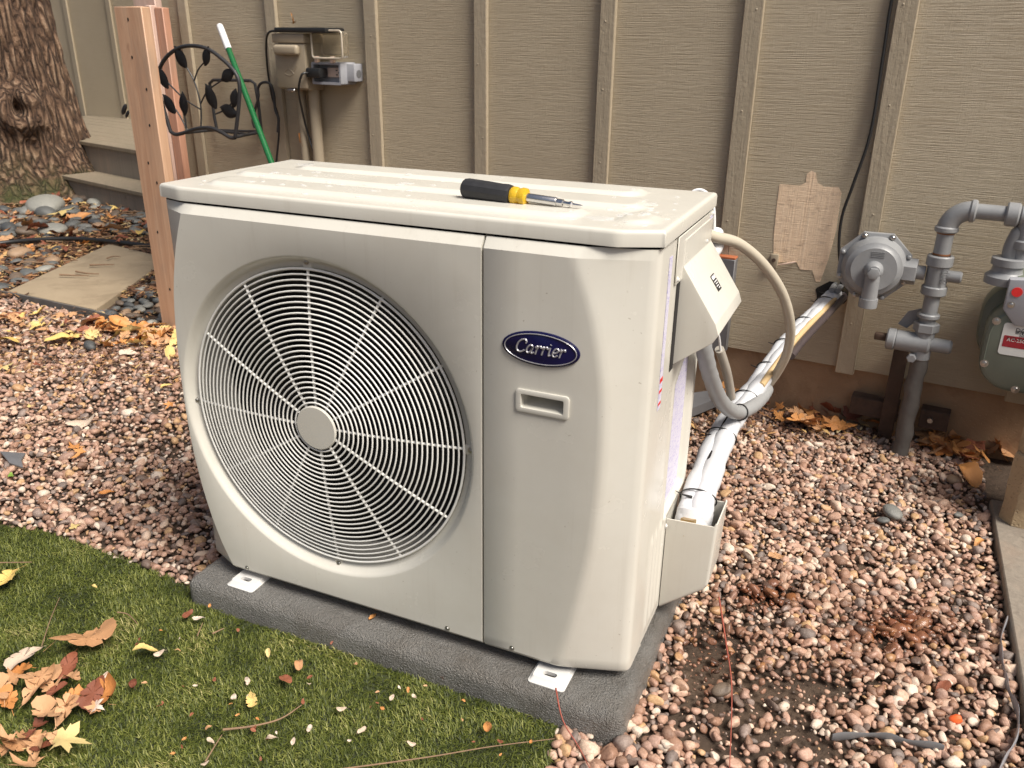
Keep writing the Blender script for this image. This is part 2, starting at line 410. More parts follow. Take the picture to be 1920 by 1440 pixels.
def m_sticker():
    m = NT('lavender_print_label')
    a = m.noise(m.co((40, 230, 60)), 1.5, 3, .7); b = m.noise(m.co((10, 90, 500)), 1.2, 2)
    t = m.math('MULTIPLY', m.ramp(a, [(.46, (0, 0, 0)), (.56, (1, 1, 1))]), m.ramp(b, [(.48, (0, 0, 0)), (.55, (1, 1, 1))]))
    return m.out(m.mix(m.math('MULTIPLY', t, .75), (.66, .64, .74), (.27, .23, .55)), .45)
STICK = m_sticker()
DARKW = simple('dark_void', (.012, .01, .009), .9)  # near-black paints in the shade inside holes, slots and gaps; sheathing shares it

# ================================================================== SETTING
def ground_sheet(name, mat, xs, ys, z, amp):
    bm = nb(); V = {}
    for i, x in enumerate(xs):
        for j, y in enumerate(ys):
            V[i, j] = bm.verts.new((x, y, z + amp*(mnoise.noise((x*6, y*6, 1.3)) + .5*mnoise.noise((x*17, y*17, 4)))))
    for i in range(len(xs)-1):
        for j in range(len(ys)-1): bm.faces.new((V[i, j], V[i+1, j], V[i+1, j+1], V[i, j+1]))
    return props(obj(name, bm, mat, origin=Vector((0, 0, z))), kind='structure')
xs = [-40, -15, -8] + [-7+.09*i for i in range(112)] + [3.2, 6, 12, 40]; ys = [-40, -12, -4, -1.5] + [-1.2+.09*i for i in range(72)] + [6, 12, 40]
ground = ground_sheet('ground', SOIL, xs, ys, -.088, .006)

TURF = [tuple(gz(*q)[:2]) for q in ((-150, 955), (0, 980), (80, 992), (160, 1018), (250, 1052), (330, 1085), (370, 1105))]
TURF += [(.02, -.03), (.80, -.03)] + [tuple(gz(*q)[:2]) for q in ((1052, 1332), (1040, 1385), (1028, 1440), (1015, 1500))] + [(.85, -.75), (-1.2, -.75)]
bm = nb(); prism(bm, TURF, Matrix.Translation((0, 0, -.094)), .016)
props(obj('turf_base', bm, TURFB), kind='structure')
def inpoly(P, poly):
    x, y = P[:, 0], P[:, 1]; c = np.zeros(len(P), bool); n = len(poly); j = n-1
    for i in range(n):
        xi, yi = poly[i]; xj, yj = poly[j]
        with np.errstate(divide='ignore', invalid='ignore'):
            t = ((yi > y) != (yj > y)) & (x < (xj-xi)*(y-yi)/((yj-yi) if yj != yi else 1e-9)+xi)
        c ^= t; j = i
    return c
def np_mesh(name, V, F, mat, attrs, parent=None, kind=None, smooth=True, label=None, cat=None):
    me = bpy.data.meshes.new(name); nv = len(V); nf = len(F); k = F.shape[1]
    me.vertices.add(nv); me.vertices.foreach_set('co', V.astype(np.float32).ravel())
    me.loops.add(nf*k); me.loops.foreach_set('vertex_index', F.astype(np.int32).ravel())
    me.polygons.add(nf); me.polygons.foreach_set('loop_start', np.arange(0, nf*k, k, dtype=np.int32))
    me.update(calc_edges=True)
    if smooth: me.shade_smooth()
    for an, av in attrs.items():
        a = me.attributes.new(an, 'FLOAT', 'POINT'); a.data.foreach_set('value', av.astype(np.float32))
    me.materials.append(mat); o = bpy.data.objects.new(name, me); COL.objects.link(o)
    if parent is not None:
        o.parent = parent; o.matrix_parent_inverse = MW[parent.name].inverted()
    return props(o, label, cat, None, kind)

# grass blades of the artificial turf
NB = 125000
P = np.column_stack([rng.uniform(-1.1, .9, NB*2), rng.uniform(-.62, .1, NB*2)])
P = P[inpoly(P, TURF)][:NB]
vis = (P-np.array(CP[:2])) @ np.array((-CF.y, CF.x)); n = len(P)
a = rng.uniform(0, 2*np.pi, n) + .0; L = rng.uniform(.008, .019, n); w = rng.uniform(.0007, .0013, n); lean = rng.uniform(.6, 2.1, n)
clump = np.array([mnoise.noise((x*9, y*9, 0)) for x, y in P]); a = np.where(rng.random(n) < .35, 2.2+clump*2.6+rng.normal(0, .6, n), a)
d = np.column_stack([np.cos(a), np.sin(a)]); s = np.column_stack([-d[:, 1], d[:, 0]])
def pt(t, side):
    xy = P + d*(L*np.sin(lean*t)*t)[:, None] + s*(w*side*(1-.55*t))[:, None]
    return np.column_stack([xy, -.079 + L*np.cos(lean*t*.9)*t + .004*clump])
V = np.stack([pt(0, -1), pt(0, 1), pt(.55, -1), pt(.55, 1), pt(1, -.4), pt(1, .4)], 1).reshape(-1, 3)
b = (np.arange(n)*6)[:, None]
F = np.concatenate([b+np.array([[0, 1, 3, 2]]), b+np.array([[2, 3, 5, 4]])])
rr = np.clip(rng.random(n)*.8 + clump*.35 + .08, 0, 1)
np_mesh('grass', V, F, GRASS, {'rnd': np.repeat(rr, 6), 'tip': np.tile([0, 0, .5, .5, 1, 1], n)}, kind='stuff', smooth=True,
        label='short green artificial turf fibres in the front left corner', cat='artificial turf')

# gravel: many pebbles as one stuff part, the largest in view as parts of their own
t_ico = bmesh.new(); bmesh.ops.create_icosphere(t_ico, subdivisions=2, radius=1)
ICO = np.array([v.co[:] for v in t_ico.verts]); ICOF = np.array([[v.index for v in f.verts] for f in t_ico.faces]); t_ico.free()
EDGE = [gz(-150, 520), gz(20, 556), gz(180, 590), gz(312, 622)]
def edge_y(x):
    for a_, b_ in zip(EDGE, EDGE[1:]):
        if a_.x <= x <= b_.x: return a_.y+(b_.y-a_.y)*(x-a_.x)/(b_.x-a_.x)
    return 9 if x > EDGE[-1].x else EDGE[0].y
def wall_y(x): return WP.y + (x-WP.x)*math.tan(WANG)
def scatter(x0, x1, y0, y1, s):
    nx = int((x1-x0)/s); ny = int((y1-y0)/s)
    gx_, gy_ = np.meshgrid(np.arange(nx), np.arange(ny)); gx_ = gx_.ravel(); gy_ = gy_.ravel()
    return np.column_stack([x0+(gx_+.5*(gy_ % 2))*s, y0+gy_*s]) + rng.normal(0, s*.3, (nx*ny, 2))
BOARDX = 1.615
def ok_gravel(P):
    m = ~inpoly(P, TURF)
    m &= ~((P[:, 0] > .0) & (P[:, 0] < .955) & (P[:, 1] > -.06) & (P[:, 1] < .43))
    m &= np.array([(y < edge_y(x)-.015) and (y < wall_y(x)+.012) for x, y in P])
    m &= P[:, 0] < BOARDX-.004
    return m
P1 = np.concatenate([scatter(.6, 1.64, -.55, 1.55, .0120), scatter(-2.9, .6, -.12, .45, .0134), scatter(-2.9, .6, .45, 1.75, .0168)])
P1 = P1[ok_gravel(P1)]
# keep what the lens (with a generous margin) can see
def pix(P, z=ZG):
    q = np.column_stack([P, np.full(len(P), z)]) - np.array(CP[:]); zc = q @ np.array(CF[:])
    return 960+FPX*(q @ np.array(CR[:]))/zc, 720-FPX*(q @ np.array(CU[:]))/zc, zc
px, py, zc = pix(P1); P1 = P1[(zc > .1) & (px > -420) & (px < 2300) & (py < 1750)]
px, py, zc = pix(P1)
mud = np.exp(-((px-1390)/120)**2-((py-1340)/75)**2) + .8*np.exp(-((px-1335)/55)**2-((py-1215)/50)**2) + .5*np.exp(-((px-1560)/70)**2-((py-1290)/25)**2) + .6*np.exp(-((px-1540)/80)**2-((py-1395)/25)**2)
keep = rng.random(len(P1)) > mud*.38; P1, px, py = P1[keep], px[keep], py[keep]
n = len(P1)
wet = np.clip(1.1*np.exp(-((px-1440)/75)**2-((py-1115)/32)**2) + 1.1*np.exp(-((px-1690)/110)**2-((py-1175)/48)**2) + np.exp(-((px-1335)/75)**2-((py-1235)/70)**2)*.9 + .45*np.exp(-((px-1560)/150)**2-((py-1260)/60)**2) + rng.normal(0, .12, n), 0, 1)
rad = np.clip(rng.lognormal(math.log(.0073), .38, n), .0034, .0185)
rad = np.where((P1[:, 1] > .45) & (P1[:, 0] < .6), rad*1.15, rad); rad = np.where((px < 1450) & (py > 1250), rad*1.22, rad)
rad = np.where((mud[keep] > .35) & (rng.random(n) < .8), rad*rng.uniform(.3, .6, n), rad)
def pebble_shapes(n, rad, I0=ICO):
    ax = np.column_stack([rng.uniform(.85, 1.35, n), rng.uniform(.72, 1.0, n), rng.uniform(.48, .85, n)])
    Vv = I0[None]*np.ones((n, 1, 1))
    for k in range(6):                                       # a few random facets and bulges
        dd = rng.normal(size=(n, 1, 3)); dd /= np.linalg.norm(dd, axis=2, keepdims=True)
        dp = (Vv*dd).sum(2, keepdims=True); lim = rng.uniform(.38, .8, (n, 1, 1))
        Vv = Vv - dd*np.maximum(dp-lim, 0)*.93
    Vv = Vv*ax[:, None]*rad[:, None, None]*1.08
    q = rng.normal(size=(n, 4))*np.array([.35, .35, 1.2, 1.2]); th = rng.uniform(0, 2*np.pi, n); tl = rng.normal(0, .38, n); tm = rng.normal(0, .38, n)
    def rot(i, j, ang, V):
        c, s_ = np.cos(ang)[:, None], np.sin(ang)[:, None]; A, B = V[:, :, i].copy(), V[:, :, j].copy()
        V[:, :, i] = A*c-B*s_; V[:, :, j] = A*s_+B*c
    rot(1, 2, tl, Vv); rot(0, 2, tm, Vv); rot(0, 1, th, Vv)
    return Vv
gravel = thing('gravel_bed', None, None, (0, 0, ZG)); props(gravel, kind='structure')
hgt = np.array([mnoise.noise((x*5, y*5, 7.7)) for x, y in P1])
zz = ZG - .010 + rng.uniform(0, .013, n) + .010*hgt
score = rad/np.maximum(zc[keep], .3); vis = (px > 0) & (px < 1920) & (py > 0) & (py < 1440) & ~((px > 420) & (px < 1240) & (py < 1000)) & (wet < .25)
big = np.argsort(-np.where(vis, score, 0))[:290]
ismain = np.ones(n, bool); ismain[big] = False
SH = pebble_shapes(14, np.ones(14)); PM = []
for k in range(14):
    me = bpy.data.meshes.new('pebble'); me.from_pydata(SH[k].tolist(), [], ICOF.tolist()); me.shade_smooth(); me.materials.append(PEBO); PM.append(me)
for i in big:
    o = bpy.data.objects.new('pebble', PM[i % 14]); COL.objects.link(o); o.parent = gravel
    o.location = (P1[i, 0], P1[i, 1], zz[i]+.004-ZG); o.scale = (rad[i],)*3; o.rotation_euler = (0, 0, random.uniform(0, 6.28))
Pm = P1[ismain]; nm_ = len(Pm)
t_ico = bmesh.new(); bmesh.ops.create_icosphere(t_ico, subdivisions=1, radius=1)
IC1 = np.array([v.co[:] for v in t_ico.verts]); IC1F = np.array([[v.index for v in f.verts] for f in t_ico.faces]); t_ico.free()
radm, wetm, rndm, zm_ = rad[ismain], wet[ismain], rng.random(nm_), zz[ismain]
coarse = ((Pm[:, 1] > .45) & (Pm[:, 0] < .9) & (Pm[:, 0] > -1.1)) | (radm < .0052)   # behind the unit, or mere grit
VV, FF, AR, AW, base = [], [], [], [], 0
for sel, I0, F0 in ((~coarse, ICO, ICOF), (coarse, IC1, IC1F)):
    k_ = int(sel.sum()); V_ = pebble_shapes(k_, radm[sel], I0) + np.column_stack([Pm[sel], zm_[sel]])[:, None]
    VV.append(V_.reshape(-1, 3)); FF.append(((np.arange(k_)*len(I0))[:, None, None]+F0[None]).reshape(-1, 3)+base); base += k_*len(I0)
    AR.append(np.repeat(rndm[sel], len(I0))); AW.append(np.repeat(wetm[sel], len(I0)))
np_mesh('pebbles', np.concatenate(VV), np.concatenate(FF), PEBS, {'rnd': np.concatenate(AR), 'wet': np.concatenate(AW)}, parent=gravel, kind='stuff')
print('pebbles', nm_, 'tris', sum(len(f) for f in FF))

# ================================================================== HOUSE WALL
ZS, ZT = .122, 2.7
bat_px = [345, 510, 697, 905, 1145, 1418]
bu = [wl(x, 0).x for x in bat_px] + [wl(1592, 650).x, .42, .87, 1.32, 1.77]
hw = thing('house_wall', 'tan board and batten house wall behind the white unit', 'wall', WM @ Vector((0, 0, 0)), WANG)
edges = [bu[0]-.10] + bu[1:-1] + [1.8]
for a_, b_ in zip(edges, edges[1:]):
    bm = nb(); box(bm, (a_+.001, 0, ZS + random.uniform(-.003, .003)), (b_-.001, .012, ZT)); obj('siding_panel', bm, SIDING, hw, WM)
for k, u in enumerate(bu):
    wdt = .052 + random.uniform(-.004, .004); bm = nb()
    z0 = wl(1360, 445).z if k == 5 else ZS-.012+random.uniform(-.006, .006)
    box(bm, (u-wdt/2, -.019, z0), (u+wdt/2, -.0005, ZT), .0022, 1); obj('batten', bm, BATTEN, hw, WM)
nail_bm = nb(); lathe(nail_bm, [(.0032, 0), (.0032, .0004), (.0024, .0008), (0, .0009)], Matrix.Rotation(R(90), 4, 'X'), 8)
nail_me = bpy.data.meshes.new('nail'); nail_bm.to_mesh(nail_me); nail_bm.free(); nail_me.materials.append(BATTEN); nail_me.shade_smooth()
for u in bu:
    z = ZS+.05+random.uniform(0, .1)
    while z < 1.5:
        o = bpy.data.objects.new('nail', nail_me); COL.objects.link(o); o.parent = hw; o.location = (u+random.uniform(-.012, .012), -.0191, z); z += random.uniform(.2, .36)
bm = nb(); box(bm, (edges[0], .016, -.5), (1.9, .25, ZS+.006)); obj('foundation', bm, FOUND, hw, WM)
bm = nb(); box(bm, (edges[0], .0125, ZS+.007), (1.9, .24, ZT)); obj('sheathing', bm, DARKW, hw, WM)
patch = [(1462, 345), (1500, 348), (1511, 342), (1513, 326), (1521, 320), (1530, 324), (1533, 343), (1546, 350), (1573, 351), (1578, 362), (1568, 432), (1553, 488), (1538, 528), (1530, 528), (1523, 507), (1500, 505), (1494, 492), (1450, 492), (1451, 440), (1456, 390)]
bm = nb(); prism(bm, [(wl(*q).x, wl(*q).z) for q in patch], Matrix.Translation((0, -.0012, 0)) @ Matrix.Rotation(R(90), 4, 'X'), -.0004)
o = obj('bare_patch', bm, BARE, hw, WM); o['label'] = 'unpainted bare wood patch on the tan siding'
# ragged hole where the pipes enter
hc = wl(1556, 556); bm = nb()
prism(bm, [(hc.x+.047*math.cos(t)*(1+.2*math.sin(3*t+1)), hc.z+.042*math.sin(t)*(1+.2*math.cos(4*t))) for t in [i*2*math.pi/18 for i in range(18)]], Matrix.Translation((0, -.0014, 0)) @ Matrix.Rotation(R(90), 4, 'X'), -.0005)
obj('pipe_hole', bm, DARKW, hw, WM)
bm = nb(); q = [wl(1538, 548), wl(1550, 538), wl(1575, 542), wl(1566, 552), wl(1548, 556)]
prism(bm, [(p.x, p.z) for p in q], Matrix.Translation((0, -.002, 0)) @ Matrix.Rotation(R(80), 4, 'X'), -.001); obj('splintered_edge', bm, BARE, hw, WM)

# the recessed wall of the entry, far left, and its deck
W2 = Matrix.Translation(WP - WN*3.0) @ Matrix.Rotation(WANG, 4, 'Z')
def wl2(px, py):
    r = ray(px, py); p = CP + r*(((WP-WN*3.0)-CP).dot(WN)/r.dot(WN)); return Vector(((p-WP).dot(WU), 0, p.z))
rw = thing('recessed_wall', 'shaded tan board and batten wall beyond the tree and deck', 'wall', W2 @ Vector((-4, 0, 0)), WANG)
u1, u2 = wl2(122, 0).x, wl2(203, 0).x; st = u2-u1; ub = [u1+st*k for k in range(-5, 7)]
for a_, b_ in zip(ub, ub[1:]):
    bm = nb(); box(bm, (a_+.001, 0, -.3), (b_-.001, .012, 2.7)); obj('siding_panel', bm, SIDING, rw, W2)
for u in ub:
    bm = nb(); box(bm, (u-.03, -.019, -.3), (u+.03, -.0005, 2.7), .002, 1); obj('batten', bm, BATTEN, rw, W2)
bm = nb(); box(bm, (-2.96, .3, -.3), (-2.9, 2.98, 2.7)); obj('return_wall', bm, SIDING, rw, WM)
DZ = .31
da, db = gz(161, 265, DZ), gz(248, 279, DZ); dd = (db-da).normalized(); dn = Vector((-dd.y, dd.x, 0))
deckM = Matrix(((dd.x, dn.x, 0, da.x), (dd.y, dn.y, 0, da.y), (0, 0, 1, 0), (0, 0, 0, 1)))
deck = thing('wooden_deck', 'low weathered wooden deck with a step, behind the tree trunk', 'deck', (da.x, da.y, ZG), math.atan2(dd.y, dd.x))
for k in range(15):
    bm = nb(); box(bm, (-2.2, -.02+.142*k, DZ-.028), (1.9, -.02+.142*k+.137, DZ+random.uniform(-.001, .001)), .003, 1); obj('deck_board', bm, DECKW, deck, deckM)
bm = nb(); box(bm, (-2.2, 0, ZG-.03), (1.9, .03, DZ-.031)); obj('fascia', bm, EDGEW, deck, deckM)
bm = nb(); box(bm, (-2.2, -.27, .065), (1.9, -.003, .095), .004, 1); obj('step_tread', bm, DECKW, deck, deckM)
bm = nb(); box(bm, (-2.2, -.25, ZG-.03), (1.9, -.225, .0645)); obj('step_riser', bm, EDGEW, deck, deckM)

# ================================================================== OUTDOOR UNIT
UW, UD, H1, H2 = .946, .402, .781, .807
XS = .675; YF = -.012; FX, FZ = .337, .390
def lerp_tab(tab, z):
    if z <= tab[0][0]: return tab[0][1]
    for (a_, va), (b_, vb) in zip(tab, tab[1:]):
        if a_ <= z <= b_:
            t = (z-a_)/(b_-a_); t = t; return va+(vb-va)*t
    return tab[-1][1]
def smooth_tab(tab, n=9):
    out = crom([(z, x, 0) for z, x in tab], n); return [(p.x, p.y) for p in out]
XL = smooth_tab([(.012, .082), (.06, .060), (.126, .040), (.20, .025), (.29, .0145), (.39, .0115), (.5, .0145), (.60, .024), (.69, .044), (.762, .070)])
XR = smooth_tab([(.012, .824), (.09, .843), (.16, .857), (.275, .876), (.38, .8835), (.48, .885), (.56, .8815), (.63, .870), (.69, .855), (.757, .829), (.762, .8265)])
def yfoot(x):
    return lerp_tab([(0, .018), (.057, 0), (.885, 0), (.946, .029)], x)
unit = thing('heat_pump_unit', 'large cream outdoor heat pump unit with round fan grille and blue badge', 'heat pump', (UW/2, UD/2, 0))

# lid with pressed ribs
def emb(x, y):
    h = 0
    for (x0, y0, x1, y1, hh) in ((.075, .050, .80, .130, .006), (.045, .165, .87, .250, .0065), (.10, .285, .83, .365, .0065), (.865, .05, .915, .14, .005)):
        r = .03; qx = abs(x-(x0+x1)/2)-(x1-x0)/2+r; qy = abs(y-(y0+y1)/2)-(y1-y0)/2+r
        d_ = math.hypot(max(qx, 0), max(qy, 0))+min(max(qx, qy), 0)-r
        t = min(1, max(0, .5-d_/.012)); h += hh*t*t*(3-2*t)
    return h
ed = [0, .0012, .003, .0055, .009, .014]
lx = [-.003+e for e in ed] + [.02+.0085*i for i in range(107)] + [UW+.004-e for e in reversed(ed)]
bm = nb(); ny = 62; cols = []
for x in lx:
    y0 = yfoot(min(max(x, 0), UW))-.001; y1 = UD+.004; c = []
    ysamp = [y0+e for e in ed] + [y0+.02+(y1-y0-.04)*j/(ny-1) for j in range(ny)] + [y1-e for e in reversed(ed)]
    for y in ysamp:
        d_ = min(x+.003, UW+.004-x, y-y0, y1-y); r = .0065
        drop = 0 if d_ >= r else r-math.sqrt(max(0, r*r-(r-d_)**2))
        c.append(bm.verts.new((x, y, H2-drop+emb(x, y))))
    cols.append(c)
for A, B in zip(cols, cols[1:]):
    for j in range(len(A)-1): bm.faces.new((A[j], B[j], B[j+1], A[j+1]))
bd = [e for e in bm.edges if e.is_boundary]
r = bmesh.ops.extrude_edge_only(bm, edges=bd); vs = [g for g in r['geom'] if isinstance(g, bmesh.types.BMVert)]
for v in vs: v.co.z = H1+.0015
r = bmesh.ops.extrude_edge_only(bm, edges=[e for e in bm.edges if e.is_boundary]); vs = [g for g in r['geom'] if isinstance(g, bmesh.types.BMVert)]
for v in vs: v.co.x = UW/2+(v.co.x-UW/2)*.98; v.co.y = UD/2+(v.co.y-UD/2)*.96
lid = obj('lid', bm, PAINT, unit, smooth=60)

# fan-side front panel
rows = [.004, .012] + [.03+.0305*i for i in range(24)] + [.750, .762, .7785]
rows = sorted(set(round(z, 4) for z in rows))
def yrow(x, y, z, zr):
    if zr == rows[-1]: return max(y, yfoot(min(max(x, 0), UW))+.0008)
    if zr == rows[0]: return y+.006
    return y
xsA = XS-.0018
bm = nb(); strip = []
for z in rows:
    zc_ = min(max(z, .012), .762); xl = lerp_tab(XL, zc_)
    sec = [(.012, .11), (0, .11), (0, .036), (.0015, .028), (.005, .0215), (.012, .0165), (xl, YF)]
    strip.append([bm.verts.new((x, yrow(x, y, z, z), z)) for x, y in sec])
for A, B in zip(strip, strip[1:]):
    for j in range(len(A)-1): bm.faces.new((A[j], A[j+1], B[j+1], B[j]))
xl_t, xl_b = lerp_tab(XL, .762), lerp_tab(XL, .012)
topx = [xl_t+(xsA-xl_t)*i/24 for i in range(25)]; botx = [xl_b+(xsA-xl_b)*i/24 for i in range(25)]
for zA, zB, xsamp in ((.762, .7785, topx), (.004, .012, botx)):
    A = [bm.verts.new((x, yrow(x, YF, zA, zA), zA)) for x in xsamp]; B = [bm.verts.new((x, yrow(x, YF, zB, zB), zB)) for x in xsamp]
    for i in range(24): bm.faces.new((A[i], A[i+1], B[i+1], B[i]))
A = [bm.verts.new((xsA, yrow(xsA, YF, z, z), z)) for z in rows]; B = [bm.verts.new((xsA, .03, z)) for z in rows]
for i in range(len(rows)-1): bm.faces.new((A[i], B[i], B[i+1], A[i+1]))
A = [bm.verts.new((x, .006+YF, .004)) for x in botx]; B = [bm.verts.new((x, .06, .006)) for x in botx]
for i in range(24): bm.faces.new((A[i], A[i+1], B[i+1], B[i]))
outl = [(lerp_tab(XL, z), z) for z in rows if .012 <= z <= .762] + [(x, .762) for x in topx[1:]] + [(xsA, z) for z in reversed(rows) if .012 <= z < .762] + [(x, .012) for x in reversed(botx[1:-1])]
ov = [bm.verts.new((x, YF, z)) for x, z in outl]
RL = .3225
hv = [bm.verts.new((FX+RL*math.cos(2*math.pi*k/128), YF, FZ+RL*math.sin(2*math.pi*k/128))) for k in range(128)]
es = [bm.edges.new((ov[i], ov[(i+1) % len(ov)])) for i in range(len(ov))] + [bm.edges.new((hv[i], hv[(i+1) % 128])) for i in range(128)]
bmesh.ops.triangle_fill(bm, edges=es, use_beauty=True, normal=(0, -1, 0))
FMm = Matrix(((1, 0, 0, FX), (0, 0, 1, 0), (0, 1, 0, FZ), (0, 0, 0, 1)))       # lathe axis pointing into the unit (+y)
lathe(bm, [(RL, YF), (.3195, YF+.0012), (.316, YF+.005), (.311, YF+.013), (.306, YF+.0175), (.299, YF+.019), (.296, YF+.022), (.295, YF+.03)], FMm, 128, cap=False)
bmesh.ops.remove_doubles(bm, verts=bm.verts, dist=.00004)
def flat_rim(a, b):                                          # the crease where flat front meets chamfer
    if abs(a.z-b.z) < 1e-5 and abs(a.z-.762) < 1e-4: return True
    if abs(a.y-YF) > 2e-4 or abs(b.y-YF) > 2e-4: return False
    on = lambda p: p.z < .0125 or p.z > .7615 or abs(p.x-lerp_tab(XL, p.z)) < 5e-4 or abs(p.x-lerp_tab(XR, p.z)) < 5e-4
    return on(a) and on(b)
obj('fan_panel', bm, PAINT, unit, smooth=38, crease=flat_rim)
bm = nb(); lathe(bm, [(.2945, .018), (.290, .06), (.288, .12)], FMm, 96, cap=False); obj('fan_shroud', bm, SHROUD, unit)

# service panel on the right with its handle opening
HX0, HX1, HZ0, HZ1 = .742, .822, .506, .534
rows2 = sorted(set([z for z in rows if not (.49 < z < .55)] + [.492, HZ0, HZ1, .548]))
bm = nb(); strip = []
for z in rows2:
    zc_ = min(max(z, .012), .762); xr = lerp_tab(XR, zc_)
    sl = (.022-YF)/(UW-.016-xr)
    sec = [(XS+.0018, .03), (XS+.0018, YF+.0015), (XS+.004, YF), (HX0, YF), (HX1-.0 if xr > .845 else min(HX1, xr-.016), YF), (xr-.011, YF), (xr-.003, YF+sl*.0012), (xr+.004, YF+sl*.0048), (xr+.012, YF+sl*.012), (UW-.016, .022), (UW-.006, .0275), (UW-.0015, .034), (UW, .042), (UW, .108), (UW-.01, .109)]
    yo = []
    for x, y in sec:
        yy = y
        if z == rows2[-1] and y < .03: yy = max(y, yfoot(min(x, UW))+.0008)
        if z == rows2[0]: yy = y+.005
        yo.append(bm.verts.new((x, yy, z)))
    strip.append(yo)
for i, (A, B) in enumerate(zip(strip, strip[1:])):
    for j in range(len(A)-1):
        if rows2[i] == HZ0 and j == 3: continue
        bm.faces.new((A[j], A[j+1], B[j+1], B[j]))
obj('service_panel', bm, PAINT, unit, smooth=38, crease=flat_rim)
bm = nb(); fr = rrect(HX0-.006, HZ0-.006, HX1+.006, HZ1+.006, .006); inn = rrect(HX0+.003, HZ0+.002, HX1-.003, HZ1-.002, .003)
def loop(poly, y): return [bm.verts.new((x, y, z)) for x, z in poly]
L0 = loop(fr, YF-.0002); L1 = loop(fr, YF-.0028); L2 = loop(rrect(HX0-.004, HZ0-.004, HX1+.004, HZ1+.004, .005), YF-.0036); L3 = loop(inn, YF-.003); L4 = loop(rrect(HX0+.005, HZ0+.008, HX1-.005, HZ1-.002, .003), .026)
for A, B in ((L0, L1), (L1, L2), (L2, L3), (L3, L4)):
    for k in range(len(A)): bm.faces.new((A[k], A[(k+1) % len(A)], B[(k+1) % len(A)], B[k]))
bm.faces.new(L4); hd = obj('handle_recess', bm, PAINT, unit)
# cabinet behind the panels
bm = nb(); box(bm, (.004, .10, .004), (UW-.004, .112, .776)); box(bm, (.004, UD-.01, .02), (UW-.01, UD-.003, .776)); box(bm, (.0005, .111, .006), (.004, UD, .777))
obj('rear_cabinet', bm, COILM, unit)
bm = nb(); box(bm, (.0, .05, .006), (UW-.001, UD, .012), .002); obj('base_pan', bm, PAINT, unit)
# right side panel: a pressed sheet with ribs, window recess and a lip
bm = nb(); ysd = [.111+(UD-.003-.111)*i/90 for i in range(91)]; zsd = [.006+(.776-.006)*i/150 for i in range(151)]
def sidex(y, z):
    x = UW-.0008
    if z < .235:                                             # vertical ribs at the bottom
        for yc in (.135, .163, .191, .219):
            d_ = abs(y-yc); t = max(0, 1-d_/.010); x += .0035*t*t*(3-2*t)*min(1, max(0, (.232-z)/.015))*min(1, max(0, (z-.02)/.015))
    qx = abs(y-.285)-.085; top = .50+(y-.2)*.55; qz = max(z-top, .225-z); d_ = max(qx, qz)
    t = min(1, max(0, -d_/.012)); x -= .009*t*t*(3-2*t)
    t = max(0, 1-abs(d_)/.012); x += .003*t
    return x
g = [[bm.verts.new((sidex(y, z), y, z)) for z in zsd] for y in ysd]
for i in range(90):
    for j in range(150): bm.faces.new((g[i][j], g[i+1][j], g[i+1][j+1], g[i][j+1]))
obj('side_panel', bm, PAINT, unit, smooth=50)
bm = nb(); cyl(bm, (UW-.012, UD-.012, .006), (UW-.012, UD-.012, .776), .013, 14); obj('rear_corner_post', bm, PAINT, unit)
# electrical cover: wedge shaped hood
bm = nb(); pf = [(UW-.0005, .765), (UW+.004, .765), (UW+.004, .722), (1.011, .632), (1.0175, .614), (1.0085, .598), (UW+.002, .552), (UW-.0005, .552)]
MXZ = Matrix(((1, 0, 0, 0), (0, 0, 1, .150), (0, 1, 0, 0), (0, 0, 0, 1)))
vs0 = [bm.verts.new((x, .172, z)) for x, z in pf]; f = bm.faces.new(vs0); r = bmesh.ops.extrude_face_region(bm, geom=[f])
bmesh.ops.translate(bm, verts=[g_ for g_ in r['geom'] if isinstance(g_, bmesh.types.BMVert)], vec=(0, .218, 0))
es = [e for e in bm.edges if max(v.co.x for v in e.verts) > UW+.003 and min(v.co.z for v in e.verts) < .75]
bmesh.ops.bevel(bm, geom=es, offset=.011, segments=5, profile=.5, affect='EDGES', clamp_overlap=True)
ec = obj('electrical_cover', bm, PAINT, unit, smooth=50)
bm = nb(); box(bm, (UW+.0005, .128, .700), (UW+.0026, .39, .7775), .001, 1); obj('cover_flange', bm, PAINT, ec)
bm = nb(); box(bm, (UW-.002, .150, .545), (UW+.0006, .171, .70)); obj('cover_gap', bm, DARKW, ec)
def on_slope(t, y, lift=.0006):                              # point on the sloping face of the hood
    a_, b_ = Vector((UW+.004, y, .722)), Vector((1.011, y, .632)); nrm = Vector((.09, 0, .065)).normalized()
    return a_.lerp(b_, t)+nrm*lift
bm = nb(); q = [on_slope(.42, .272), on_slope(.42, .300), on_slope(.70, .300), on_slope(.70, .272)]
bm.faces.new([bm.verts.new(p) for p in q]); obj('warning_sticker', bm, PRINT, ec, smooth=None)
bm = nb()
for t0, t1, ya, yb in ((.44, .50, .275, .289), (.44, .50, .291, .297), (.53, .545, .275, .296), (.57, .585, .279, .294), (.61, .625, .276, .292), (.65, .665, .284, .296)):
    bm.faces.new([bm.verts.new(p) for p in (on_slope(t0, ya, .001), on_slope(t0, yb, .001), on_slope(t1, yb, .001), on_slope(t1, ya, .001))])
obj('sticker_print', bm, WHITEPL, ec, smooth=None)
